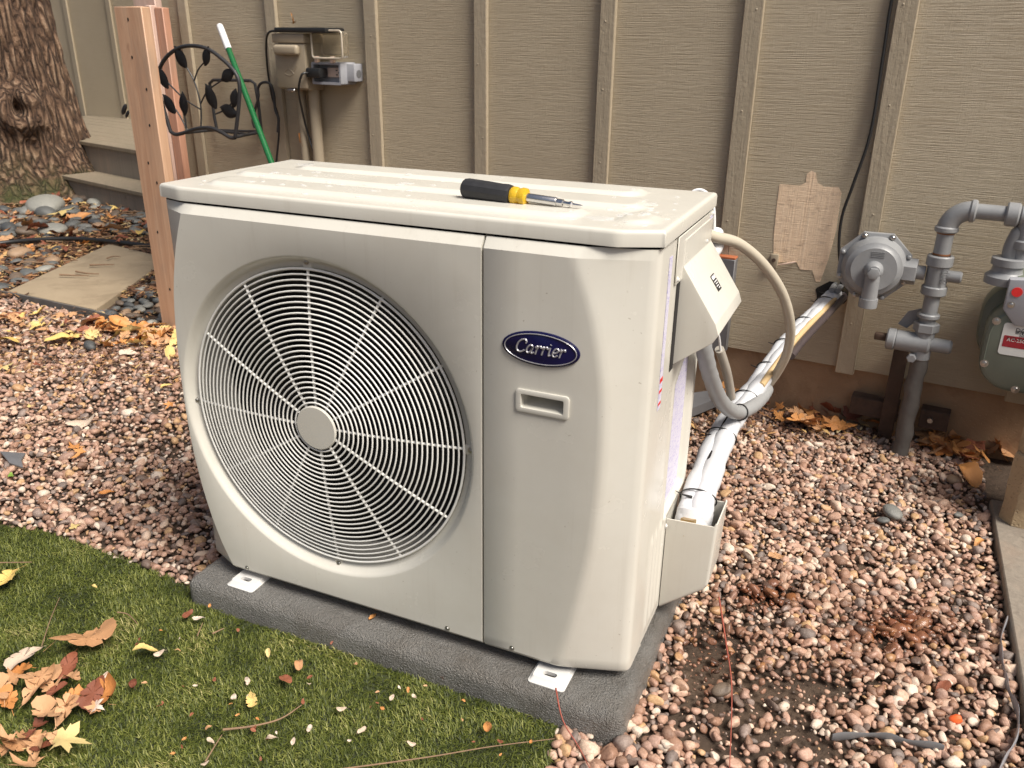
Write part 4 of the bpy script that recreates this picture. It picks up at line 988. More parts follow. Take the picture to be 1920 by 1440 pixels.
# rusty angle iron on the foundation
la, lb = wl(1597, 742, .03), wl(1782, 778, .03)
ai = thing('rusty_angle_iron', 'rusty steel angle bolted to the foundation behind the gas riser', 'angle iron', WM @ Vector((la.x, 0, la.z-.05)), WANG)
for xa, xb in ((la.x, ux-.03), (ux+.03, lb.x)):
    bm = nb(); box(bm, (xa, -.032, la.z-.055), (xb, .012, la.z-.047), .001, 1); box(bm, (xa, -.036, la.z-.056), (xb, -.030, la.z+.0), .001, 1); box(bm, (xa, -.034, la.z-.004), (xb, .012, la.z+.002), .001, 1); obj('angle_bar', bm, RUST, ai, WM)
bm = nb(); cyl(bm, (lb.x-.05, -.05, la.z-.025), (lb.x-.05, -.036, la.z-.025), .008, 6); obj('bolt', bm, ZINC, ai, WM)
# gas meter at the picture's right edge
OM = .10
gm = thing('gas_meter', 'dark grey green gas meter with white and red plate at the right edge', 'gas meter', WM @ Vector((wl(1930, 700, OM).x, -.1, wl(1900, 738, OM).z)), WANG)
A0, A1 = wl(1845, 690, .20), wl(1900, 738, .20); mx0 = wl(1843, 640, .20).x; mz0 = A1.z; mzt = wl(1890, 500, .15).z; mxc = mx0+.16
bm = nb(); prism(bm, rrect(mx0, mz0, mx0+.32, mz0+.235, .085, 8), MWX @ Matrix.Translation((0, 0, .07)), .13, .014); obj('lower_case', bm, METERG, gm)
bm = nb(); prism(bm, rrect(mx0-.018, mz0+.03, mx0+.338, mz0+.27, .09, 8), MWX @ Matrix.Translation((0, 0, .02)), .06, .016); obj('rear_case', bm, METERG, gm)
bm = nb(); prism(bm, [(mx0+.035, mz0+.18), (mx0+.285, mz0+.18), (mx0+.275, mzt-.02), (mx0+.045, mzt-.02)], MWX @ Matrix.Translation((0, 0, .05)), .125, .02); obj('upper_case', bm, METERG, gm)
bm = nb(); prism(bm, rrect(mx0+.025, mzt-.045, mx0+.295, mzt-.022, .01, 4), MWX @ Matrix.Translation((0, 0, .035)), .16, .008); obj('top_cover', bm, GASG, gm)
bm = nb(); lathe(bm, [(.05, -.02), (.05, .0), (.037, .012), (.035, .028), (.042, .030), (.042, .048), (.033, .05)], WM @ Matrix.Translation((mi.x, -OP, mzt-.03)), 20); obj('inlet_collar', bm, GASG, gm)
bm = nb(); tube(bm, [MWX @ Vector((x, y, .193)) for x, y in rrect(mx0+.012, mz0+.015, mx0+.308, mz0+.225, .075, 8)], .007, 8, closed=True); obj('case_rib', bm, METERG, gm)
for x, y in ((mx0+.02, mz0+.19), (mx0+.015, mz0+.07), (mx0+.10, mz0+.012)): screw(MWX @ Vector((x, y, .2)), MWX.to_3x3() @ Vector((0, 0, 1)), .007, gm)
pl0, pl1 = wl(1884, 604, .2), wl(1880, 664, .2); ph0, ph1 = pl1.z, pl0.z; px0 = pl0.x
bm = nb(); prism(bm, rrect(px0, ph0, px0+.16, ph1, .008, 3), MWX @ Matrix.Translation((0, 0, .2003)), .0015); plate = obj('name_plate', bm, PLATE, gm)
bm = nb(); prism(bm, rrect(px0+.006, ph0+.022, px0+.154, ph0+.053, .002, 2), MWX @ Matrix.Translation((0, 0, .2019)), .0004); obj('red_field', bm, RED, plate)
H_ = ph1-ph0
for s_, sz, dx, dy, mt in (('DO NOT REMOVE', .0165, .028, H_-.022, PRINT), ('NOT FOR', .008, .040, H_-.033, PRINT), ('XCEL ENERGY', .010, .012, H_-.043, PRINT), ('AC-250', .013, .014, .038, PLATE), ('MAOP', .012, .085, .038, PLATE)):
    obj('lettering', text_bm(s_, sz, MWX @ Matrix.Translation((px0+dx, ph0+dy, .2024)), .0002), mt, plate, smooth=None)
bm = nb(); x = px0+.03
while x < px0+.12:
    w_ = random.choice((.0012, .002, .003)); box(bm, (x, ph0+.060, .2019), (x+w_, ph0+.070, .2023)); x += w_+random.choice((.0012, .002))
bm.transform(MWX); obj('barcode', bm, PRINT, plate, smooth=None)
rd = wl(1907, 548, .21)
bm = nb(); prism(bm, [(rd.x-.022, rd.z+.03), (rd.x+.12, rd.z+.045), (rd.x+.12, rd.z-.085), (rd.x+.012, rd.z-.09), (rd.x-.022, rd.z-.05)], MWX @ Matrix.Translation((0, 0, .178)), .03, .005); idx = obj('index_box', bm, GREYB, gm)
bm = nb(); cyl(bm, (rd.x, -.2082, rd.z), (rd.x, -.2105, rd.z), .0125, 20); obj('red_dot', bm, REDB, idx, WM)
screw(MWX @ Vector((rd.x-.006, rd.z-.035, .2082)), MWX.to_3x3() @ Vector((0, 0, 1)), .006, idx)

# concrete blocks and edging board, right
bm = nb(); box(bm, (BOARDX, -.6, -.13), (1.80, 1.13, -.048), .004, 1); props(obj('edging_board', bm, EDGEW), 'weathered timber edging board along the right side of the gravel', 'board')
b0 = gz(1866, 972, -.048); 
bm = nb(); prism(bm, [(0, .035), (.03, 0), (.40, 0), (.43, .035), (.40, .22), (.03, .22)], Matrix.Translation((b0.x+.004, b0.y-.02, -.0475)) @ Matrix.Rotation(R(-8), 4, 'Z'), .185, .006)
bmesh.ops.subdivide_edges(bm, edges=bm.edges[:], cuts=6, use_grid_fill=True)
for v in bm.verts: v.co += Vector((mnoise.noise(v.co*22), mnoise.noise(v.co*22+Vector((3, 0, 0))), mnoise.noise(v.co*22+Vector((0, 7, 0)))))*.004
props(obj('concrete_block', bm, BLOCK, smooth=50), 'rough tan concrete block, the lower one at the right edge', 'block')
bm = nb(); prism(bm, [(0, .035), (.03, 0), (.40, 0), (.43, .035), (.40, .22), (.03, .22)], Matrix.Translation((b0.x+.006, b0.y-.01, .139)) @ Matrix.Rotation(R(-12), 4, 'Z'), .145, .006)
bmesh.ops.subdivide_edges(bm, edges=bm.edges[:], cuts=6, use_grid_fill=True)
for v in bm.verts: v.co += Vector((mnoise.noise(v.co*22), mnoise.noise(v.co*22+Vector((3, 0, 0))), mnoise.noise(v.co*22+Vector((0, 7, 0)))))*.004
props(obj('concrete_block', bm, BLOCK, smooth=50), 'rough tan concrete block stacked on the lower block at the right edge', 'block')

# ================================================================== THINGS ON THE WALL, LEFT
# disconnect box
q0, q1 = wl(513, 62, .10), wl(578, 170, .10)
x0, x1, z1, z0 = q0.x, q1.x, q0.z, q1.z
db_ = thing('disconnect_box', 'tan electrical disconnect box mounted on the wall', 'electrical box', WM @ Vector(((x0+x1)/2, 0, z0)), WANG)
bm = nb(); box(bm, (x0+.004, -.088, z0), (x1-.004, -.001, z1-.01), .004); obj('box_body', bm, BOXT, db_, WM)
bm = nb(); box(bm, (x0, -.106, z0+.006), (x1, -.0885, z1-.035), .006); dr = obj('box_door', bm, BOXT, db_, WM)
bm = nb(); box(bm, (x0+.016, -.132, z0+(z1-z0)*.62), (x1-.016, -.1055, z0+(z1-z0)*.80), .011, 4); obj('raised_boss', bm, BOXT, dr, WM)
bm = nb(); box(bm, (x0-.004, -.110, z1-.034), (x1+.004, -.001, z1), .005); obj('rain_hood', bm, BOXT, db_, WM)
xm = (x0+x1)/2
bm = nb(); tube(bm, crom([(xm-.03, -.1065, z0+.06), (xm-.01, -.1065, z0+.075), (xm+.015, -.1065, z0+.06), (xm-.005, -.1065, z0+.052)], 5, True), .0016, 6, closed=True); tube(bm, [(xm+.02, -.1065, z0+.07), (xm+.035, -.1065, z0+.09)], .0016, 6); obj('embossed_mark', bm, BOXT, dr, WM)
bm = nb(); box(bm, (xm-.03, -.108, z0-.006), (xm+.012, -.090, z0+.004), .002, 1); obj('hasp', bm, STEEL, db_, WM)
for dx in (-.022, .045):
    bm = nb(); cyl(bm, (xm+dx, -.035, -.07), (xm+dx, -.035, z0+.005), .022 if dx > 0 else .018, 14); props(obj('wall_conduit', bm, BOXT, M=WM), 'tan conduit below the disconnect box, %s of two' % ('left' if dx < 0 else 'right'), 'conduit', 'conduits below the disconnect box')
# thin black plastic panel of unclear use, lying on the box
pa, pb = wl(506, 53, .14), wl(602, 47, .14)
bm = nb(); box(bm, (pa.x, -.120, z1+.002), (pb.x, -.012, z1+.020), .004); bp = thing('plastic_panel', 'flat black plastic panel lying on top of the disconnect box', 'panel', WM @ Vector((xm, 0, z1+.001)), WANG); obj('panel_body', bm, BLACK, bp, WM)
bm = nb(); tube(bm, crom([(pa.x+.01, -.11, z1+.008), tuple(wl(503, 62, .115)), tuple(wl(499, 90, .08)), tuple(wl(503, 140, .05)), tuple(wl(511, 185, .04)), tuple(wl(521, 215, .04)), tuple(wl(523, 250, .04)), tuple(wl(518, 305, .04)), tuple(wl(514, 360, .04))], 8), .0042, 8); obj('black_lead', bm, BLACK, bp, WM)
# outlet box with open cover
o0, o1 = wl(583, 116, .09), wl(640, 160, .09)
ob = thing('outlet_box', 'grey outdoor outlet box with its clear cover flipped open', 'outlet box', WM @ Vector(((o0.x+o1.x)/2, 0, o1.z)), WANG)
bm = nb(); fr_o = rrect(o0.x, o1.z, o1.x, o0.z, .006, 3); fr_i = rrect(o0.x+.008, o1.z+.009, o1.x-.008, o0.z-.008, .004, 3)
lo = [[bm.verts.new((x, y, z)) for x, z in pl] for pl, y in ((fr_o, -.002), (fr_o, -.09), (fr_i, -.09), (fr_i, -.055))]
for A, B in zip(lo, lo[1:]):
    for k in range(len(A)): bm.faces.new((A[k], A[(k+1) % len(A)], B[(k+1) % len(A)], B[k]))
bm.faces.new(lo[-1]); obj('box_shell', bm, GREYB, ob, WM)
bm = nb(); box(bm, (o0.x+.012, -.053, o1.z+.012), (o1.x+.034, -.002, o0.z-.004), .003); obj('back_box', bm, GREYB, ob, WM)
bm = nb(); cyl(bm, (o1.x+.0335, -.027, (o0.z+o1.z)/2), (o1.x+.0355, -.027, (o0.z+o1.z)/2), .014, 16); obj('knockout', bm, GREYST, ob, WM)
ow, oh = o1.x-o0.x, o0.z-o1.z
bm = nb(); box(bm, (o0.x+ow*.40, -.066, o1.z+oh*.33), (o0.x+ow*.86, -.0545, o1.z+oh*.76), .002); rcp = obj('receptacle', bm, OUTLET, ob, WM)
bm = nb()
for zz_ in (.42, .62): box(bm, (o0.x+ow*.70, -.0672, o1.z+oh*zz_), (o0.x+ow*.76, -.0663, o1.z+oh*(zz_+.045)))
cyl(bm, (o0.x+ow*.80, -.0663, o1.z+oh*.54), (o0.x+ow*.80, -.0672, o1.z+oh*.54), .0035, 10); obj('slots', bm, PRINT, rcp, WM)
c0, c1 = wl(579, 57, .11), wl(646, 110, .09)
bm = nb(); lo = [[bm.verts.new((x, y, z)) for x, z in rrect(c0.x+i_, c1.z+i_, c1.x-i_, c0.z-i_, .012, 4)] for i_, y in ((0, -.10), (.003, -.060), (.012, -.052), (.014, -.054), (.006, -.062), (.003, -.10))]
for A, B in zip(lo, lo[1:]+lo[:1]):
    for k in range(len(A)): bm.faces.new((A[k], A[(k+1) % len(A)], B[(k+1) % len(A)], B[k]))
bm2 = [bm.verts.new((x, -.053, z)) for x, z in rrect(c0.x+.012, c1.z+.012, c1.x-.012, c0.z-.012, .01, 4)]; bm.faces.new(bm2)
cvr = obj('cover', bm, CLEAR, ob, WM)
bm = nb(); tube(bm, [(x, -.10, z) for x, z in rrect(c0.x, c1.z, c1.x, c0.z, .012, 4)], .0035, 6, closed=True); obj('cover_rim', bm, simple('aged_clear_rim', (.50, .44, .35), .35), cvr, WM)
for f_ in (.22, .76):
    bm = nb(); box(bm, (o0.x+ow*f_-.008, -.098, o0.z-.002), (o0.x+ow*f_+.008, -.082, c1.z+.006), .002, 1); obj('hinge', bm, OUTLET, cvr, WM)
pg0 = wl(594, 143, .10)
pg = thing('black_plug', 'black plug and lead in the open outlet', 'plug', WM @ Vector((pg0.x, -.09, pg0.z-.02)), WANG)
bm = nb(); box(bm, (o0.x-.012, -.112, o1.z+oh*.30), (o0.x+ow*.42, -.067, o1.z+oh*.74), .006); obj('plug_body', bm, BLACK, pg, WM)
bm = nb(); tube(bm, crom([(o0.x, -.105, o1.z+oh*.5), tuple(wl(566, 140, .13)), tuple(wl(560, 170, .12)), tuple(wl(566, 205, .08)), tuple(wl(577, 250, .05)), tuple(wl(590, 290, .05)), tuple(wl(594, 306, .05)), tuple(wl(600, 330, .05))], 8), .0042, 8); obj('plug_lead', bm, BLACK, pg, WM)
# metal leaf rack
def arc(pts, off, n=7, closed=False): return crom([wl(x, y, off) for x, y in pts], n, closed)
OA = .24
rk = thing('leaf_wall_rack', 'black wrought metal rack with leaf ornaments hanging on the wall', 'wall rack', WM @ wl(400, 255, .1), WANG)
bm = nb(); tube(bm, arc([(320, 247), (306, 200), (297, 160), (299, 130), (314, 105), (338, 89), (365, 86), (392, 93), (418, 112), (440, 135), (449, 160), (447, 205), (441, 257)], OA), .0075, 10); obj('arch_rail', bm, BLACKM, rk, WM)
bm = nb(); tube(bm, arc([(320, 247), (330, 252), (345, 249), (370, 241), (395, 240), (415, 248), (432, 258), (441, 258)], OA), .0075, 10); obj('base_rail', bm, BLACKM, rk, WM)
bm = nb(); tube(bm, [wl(x, y, .03) for x, y in ((407, 245), (402, 220), (396, 175), (393, 156), (400, 150), (470, 151), (478, 157), (484, 190), (490, 245))], .0065, 8); obj('back_frame', bm, BLACKM, rk, WM)
bm = nb(); tube(bm, [wl(441, 257, OA), wl(490, 247, .03)], .0065, 8); tube(bm, [wl(345, 249, OA), wl(407, 243, .03)], .0065, 8); tube(bm, [wl(407, 244, .03), wl(490, 247, .03)], .0055, 8); tube(bm, [wl(390, 243, .14), wl(465, 252, .13)], .005, 8); obj('shelf_rail', bm, BLACKM, rk, WM)
bm = nb(); tube(bm, arc([(478, 240), (474, 222), (484, 185), (484, 165), (492, 155), (506, 157), (513, 175), (516, 205), (522, 222), (521, 248)], .05), .0055, 8); obj('side_hook', bm, BLACKM, rk, WM)
for pts in ([(377, 238), (376, 195), (364, 152), (345, 118)], [(364, 152), (372, 130), (388, 112)], [(376, 205), (345, 185), (312, 152)], [(350, 242), (346, 215), (343, 200)], [(352, 245), (333, 210), (322, 200)], [(376, 195), (388, 172), (405, 158), (425, 145)], [(404, 214), (418, 208)], [(424, 205), (437, 190)]):
    bm = nb(); tube(bm, arc(pts, OA, 5), .0032, 6); obj('stem', bm, BLACKM, rk, WM)
for (x, y, ang, L_) in ((339, 107, 125, 26), (388, 105, 65, 22), (306, 146, 118, 24), (318, 195, 130, 24), (345, 194, 88, 24), (428, 141, 25, 24), (396, 181, 115, 28), (440, 184, 70, 22), (429, 208, 165, 26)):
    c_ = wl(x, y, OA); sc_ = abs(wl(x+10, y, OA).x-c_.x)/10; a_ = R(ang); bm = nb(); L2 = L_*sc_*.62
    Ml = Matrix.Translation(c_) @ Matrix.Rotation(R(90), 4, 'X') @ Matrix.Rotation(a_-R(0), 4, 'Z')
    rw_ = []
    for i in range(9):
        t = i/8; w_ = .42*L2*math.sin(math.pi*min(1, t*.97+.02))**.8*(1-.25*t)*1.5
        rw_.append([bm.verts.new(Ml @ Vector((-L2+2*L2*t, s_*w_, .005*(1-abs(s_))+.003*math.sin(t*3)))) for s_ in (-1, -.5, 0, .5, 1)])
    for A, B in zip(rw_, rw_[1:]):
        for k in range(4): bm.faces.new((A[k], B[k], B[k+1], A[k+1]))
    bmesh.ops.solidify(bm, geom=bm.faces[:], thickness=.002); obj('metal_leaf', bm, BLACKM, rk, WM)
# green broom handle leaning on the wall
t0, t1 = WM @ wl(411, 46, .05), WM @ wl(507, 300, .25); dv = (t1-t0).normalized(); L = (ZG-t0.z)/dv.z
br = thing('broom_handle', 'green pole with white grip leaning against the wall behind the unit', 'pole', t0+dv*L)
Lw = (WM @ wl(432, 90, .085)-t0).length
bm = nb(); lathe(bm, [(0, 0), (.008, .001), (.0125, .006), (.0135, .02), (.0135, Lw)], axisM(t0, dv), 16); obj('white_grip', bm, WHITEPL, br)
bm = nb(); cyl(bm, t0+dv*(Lw+.0005), t0+dv*L, .0115, 16); pole = obj('green_pole', bm, GREENP, br)
ms = (WM @ wl(449, 148, .12)-t0).length; bm = nb(); cc = t0+dv*ms; v = (CP-cc).normalized(); box(bm, (-.0045, -.0012, -.03), (.0045, .0012, .03), M=Matrix.Translation(cc+v*.0118) @ dv.to_track_quat('Z', 'Y').to_matrix().to_4x4()); obj('sticker', bm, WHITEPL, pole)
# dry leaves caught on the wall
def stuck(px, py, s_, lab):
    c_ = WM @ wl(px, py, .05); bm = nb(); n1 = 12
    for k in range(3):
        q = [c_+Vector((random.uniform(-1, 1), random.uniform(-.4, .4), random.uniform(-2, 2)))*s_ for _ in range(3)]; bm.faces.new([bm.verts.new(p) for p in q+[c_+Vector((random.uniform(-.6, .6), -.01, random.uniform(-.8, .8)))*s_]])
    props(obj('dry_leaf', bm, LORG, smooth=None), lab, 'leaf')
stuck(550, 32, .014, 'curled orange leaf stuck above the flat black panel'); stuck(566, 262, .016, 'curled dry leaf caught between the two tan conduits')

# ================================================================== POST, TREE, ROCK BED
pc = gz(312, 614, ZG); PH = gy(258, 12, pc.y).z
post = thing('wooden_post', 'new reddish wooden post standing left of the unit', 'post', (pc.x, pc.y, ZG))
pw = abs(gy(264, 12, pc.y).x-gy(212, 12, pc.y).x)
bx0 = gy(212, 12, pc.y).x
bm = nb(); box(bm, (bx0, pc.y, ZG-.05), (bx0+pw, pc.y+.045, PH), .003, 1); ff = obj('front_board', bm, POSTW, post)
yb_ = pc.y+.36; zt_ = gy(280, 13, yb_).z
plk = thing('redwood_planks', 'bundle of upright pinkish redwood planks behind the wooden post', 'planks', (gy(290, 200, yb_).x, yb_, ZG))
xa_, xb_ = gy(258, 13, yb_).x, gy(305, 13, yb_).x; wp_ = xb_-xa_
for f0, f1, dy, dz, mt, nm in ((0, .30, 0, .0, POSTW2, 'plank'), (.31, .44, -.012, -.004, POSTW2, 'plank'), (.45, .66, -.022, .006, POSTW3, 'pale_plank'), (.67, 1., -.004, -.002, POSTW2, 'plank'), (-.55, .35, .05, .14, POSTW3, 'tall_plank')):
    bm = nb(); box(bm, (xa_+wp_*f0, yb_+dy, ZG if f1 != .66 else .47), (xa_+wp_*f1, yb_+dy+.038, zt_+dz), .003, 1); obj(nm, bm, mt, plk)
for fx_, fz_ in ((.48, .965), (.42, .86), (.78, .77), (.70, .665), (.44, .55), (.66, .49), (.40, .33), (.55, .14), (.62, .04)):
    bm = nb(); c_ = Vector((bx0+pw*fx_, pc.y-.0004, ZG+(PH-ZG)*fz_)); prism(bm, [(.0042*math.cos(R(60*k)), .0065*math.sin(R(60*k))) for k in range(6)], Matrix.Translation(c_) @ Matrix.Rotation(R(90), 4, 'X'), .0006); obj('nail_hole', bm, DARKW, ff)
bm = nb(); c_ = gy(233, 205, pc.y+.1); 
for dx, dz, s_ in ((0, 0, .02), (.012, -.018, .014)): 
    bmesh.ops.create_icosphere(bm, subdivisions=2, radius=1, matrix=Matrix.Translation(c_+Vector((dx, 0, dz))) @ Matrix.Rotation(R(35), 4, 'Y') @ Matrix.Diagonal((s_*.5, s_*.4, s_*1.3, 1)))
obj('black_hook', bm, BLACKM, post)

# tree
TC = Vector((-4.96, 3.46, ZG))
tree = thing('oak_tree', 'thick rough barked tree trunk with a big knot, far left', 'tree', TC)
def trad(z): return .43+.07*math.exp(-z/.6)+.24*math.exp(-z/.2)
bm = nb(); NA, NZ = 220, 150; g = []
kd = math.atan2(CP.y-TC.y, CP.x-TC.x)+.10
for j in range(NZ+1):
    z = -.1+3.1*(j/NZ)**1.25; row = []
    for i in range(NA):
        a_ = 2*math.pi*i/NA; r_ = trad(max(z, 0)); lx_ = -.10*z
        r_ += .05*math.exp(-max(z, 0)/.25)*math.sin(5*a_+1.)
        dz_ = z-.62; da_ = (a_-kd+math.pi) % (2*math.pi)-math.pi; kk = math.exp(-(dz_/.13)**2-(da_*.42/.13)**2)
        ring_ = math.sqrt((dz_/.16)**2+((da_-.02)*.42/.13)**2)
        r_ += .12*math.exp(-((ring_-.55)/.55)**2) - .10*math.exp(-(((da_+.02)*.42)/.025)**2-((dz_-.04)/.07)**2)
        s3 = Vector((math.cos(a_)*r_*8.5, math.sin(a_)*r_*8.5, z*2.4)); n_ = abs(mnoise.noise(s3+Vector((mnoise.noise(s3*.7), mnoise.noise(s3*.7+Vector((9, 9, 9))), 0)))); r_ += .085*(min(n_, .30)-.15)*(1-.6*kk)
        s4 = Vector((math.cos(a_)*r_*22, math.sin(a_)*r_*22, z*9)); r_ += .012*mnoise.noise(s4)
        row.append(bm.verts.new((TC.x+lx_+r_*math.cos(a_), TC.y+r_*math.sin(a_), ZG+z)))
    g.append(row)
for A, B in zip(g, g[1:]):
    for i in range(NA): bm.faces.new((A[i], A[(i+1) % NA], B[(i+1) % NA], B[i]))
obj('trunk', bm, BARK, tree, smooth=70)
for ang, z0_, L_ in ((.3, 2.6, 1.5), (2.4, 2.8, 1.6), (4.4, 2.7, 1.4)):       # limbs above the frame
    bm = nb(); b_ = Vector((TC.x-.28+.2*math.cos(ang), TC.y+.2*math.sin(ang), ZG+z0_)); tube(bm, crom([b_, b_+Vector((math.cos(ang)*.5, math.sin(ang)*.5, .6)), b_+Vector((math.cos(ang)*L_, math.sin(ang)*L_, 1.4))], 4), [.2, .19, .18, .16, .15, .13, .11, .09, .07], 12); obj('limb', bm, BARK, tree)

# paver, edging strip and black hose
pv = [gz(15, 548, -.062), gz(180, 583, -.062), gz(318, 487, -.062), gz(205, 459, -.062)]
bm = nb(); prism(bm, [(p.x, p.y) for p in pv], Matrix.Translation((0, 0, -.10)), .045, .004); props(obj('stepping_paver', bm, PAVER), 'square concrete paver with pale stains left of the post', 'paver')
bm = nb(); pts = [gz(-150, 520), gz(-40, 543), gz(20, 556), gz(100, 573), gz(180, 590), gz(250, 607), gz(312, 622)]
for a_, b_ in zip(pts, pts[1:]):
    d_ = (b_-a_).normalized(); n_ = Vector((-d_.y, d_.x, 0))*.004; q = [a_-n_, b_-n_, b_+n_, a_+n_]; prism(bm, [(p.x, p.y) for p in q], Matrix.Translation((0, 0, -.12)), .068+random.uniform(-.004, .004))
props(obj('edging_strip', bm, EDGEP), 'thin dark edging strip between the pink gravel and the river stones', 'edging')
bm = nb(); tube(bm, crom([gz(-120, 475, -.05), gz(0, 456, -.045), gz(80, 449, -.035), gz(150, 448, -.035), gz(230, 455, -.04), gz(300, 464, -.05), gz(380, 470, -.06)], 6), .013, 10); props(obj('garden_hose', bm, BLACK, smooth=70), 'black hose lying across the river stones near the tree', 'hose')

# river stones, each its own thing
def stone_mesh():
    V = ICO2.copy(); ax = np.array([1., rng.uniform(.62, .85), rng.uniform(.36, .55)]); V = V*ax
    V += .07*np.array([[mnoise.noise(Vector(v)*1.3+Vector((k_s, 0, 0))), mnoise.noise(Vector(v)*1.3+Vector((0, k_s, 5))), .4*mnoise.noise(Vector(v)*1.3+Vector((0, 9, k_s)))] for v in V.tolist()])
    me = bpy.data.meshes.new('river_stone'); me.from_pydata(V.tolist(), [], ICO2F); me.shade_smooth(); return me
tb_ = bmesh.new(); bmesh.ops.create_icosphere(tb_, subdivisions=3, radius=1); ICO2 = np.array([v.co[:] for v in tb_.verts]); ICO2F = [[v.index for v in f.verts] for f in tb_.faces]; tb_.free()
SM = {}
for k_s, nm_r in enumerate(list(RIVER)*2):
    me_ = stone_mesh(); me_.materials.append(RIVER[nm_r]); SM.setdefault(nm_r, []).append(me_)
DESC = []                                                    # (object, group, what it looks like, where it lies)
PVP = np.array([[p.x, p.y] for p in pv]); PVC = PVP.mean(0)
def rock(x, y, r_, lab, grp, z=None):
    cl_ = random.choices(list(SM), (3, 5, 5, 2, 1, 2))[0] if 'tan' not in lab else 'tan'
    o = bpy.data.objects.new('river_stone', random.choice(SM[cl_])); COL.objects.link(o); s_ = r_
    o.location = (x, y, (ZG-.012 if z is None else z)+r_*.36); o.scale = (s_, s_*random.uniform(.85, 1.1), s_*random.uniform(.8, 1.15)); o.rotation_euler = (random.gauss(0, .15), random.gauss(0, .15), random.uniform(0, 6.3))
    if grp: DESC.append((o, grp, ('large ' if r_ > .055 else '')+cl_+' river stone', lab))
    return props(o, lab, 'stone', grp)
placed = []
def try_rock(x, y, r_, lab, grp):
    for (a_, b_, c_) in placed:
        if (a_-x)**2+(b_-y)**2 < (.72*(c_+r_))**2: return False
    placed.append((x, y, r_)); rock(x, y, r_, lab, grp); return True
cnt = 0
for zone, (xa, xb, ya, yb), N_, (ra, rb), lab, grp in (
        (0, (195, 312, 520, 612), 70, (.022, .04), 'packed between paver and post', 'river stones beside the post'),
        (1, (130, 290, 345, 440), 120, (.035, .075), 'right of the tree base', 'river stones by the tree'),
        (2, (0, 130, 395, 445), 45, (.04, .09), 'before the mossy tree base', 'river stones in front of the tree'),
        (3, (0, 120, 465, 545), 45, (.03, .06), 'left of the concrete paver', 'river stones left of the paver')):
    tries = 0; got = 0
    while got < N_*.55 and tries < N_*14:
        tries += 1; p = gz(random.uniform(xa, xb), random.uniform(ya, yb)); r_ = random.uniform(ra, rb)
        if inpoly(np.array([[p.x, p.y]]), PVC+(PVP-PVC)*1.10)[0] or (p.x < EDGE[-1].x and p.y < edge_y(p.x)+.03) or (p-TC).length < .62: continue
        if (p.x > bx0-.03 and p.y > pc.y-.03 and p.x < bx0+pw+.04 and p.y < pc.y+.22): continue
        got += try_rock(p.x, p.y, r_, lab, grp)
for (x_, y_, r_, lab) in ((38, 480, .075, 'long tan orange stone left of the paver'), (88, 398, .16, 'largest flat dark stone below the tree')):
    p = gz(x_, y_); o = rock(p.x, p.y, r_, lab, None)
# a few grey stones mixed into the pink gravel
for (x_, y_, r_, lab) in ((1672, 968, .03, 'flat grey oval stone lying in the pink gravel on the right'), (1655, 980, .016, 'pale blue grey pebble beside the flat oval stone'), (1795, 970, .016, 'dark grey pebble near the edging board'), (1788, 905, .022, 'flat blue grey stone near the dried leaf and concrete block'), (560/4+30, 655, .035, 'flat grey stone in the gravel below the leaf pile'), (1352, 1300, .02, 'round charcoal pebble in the muddy patch')):
    p = gz(x_, y_); rock(p.x, p.y, r_, lab, None, ZG+.002)

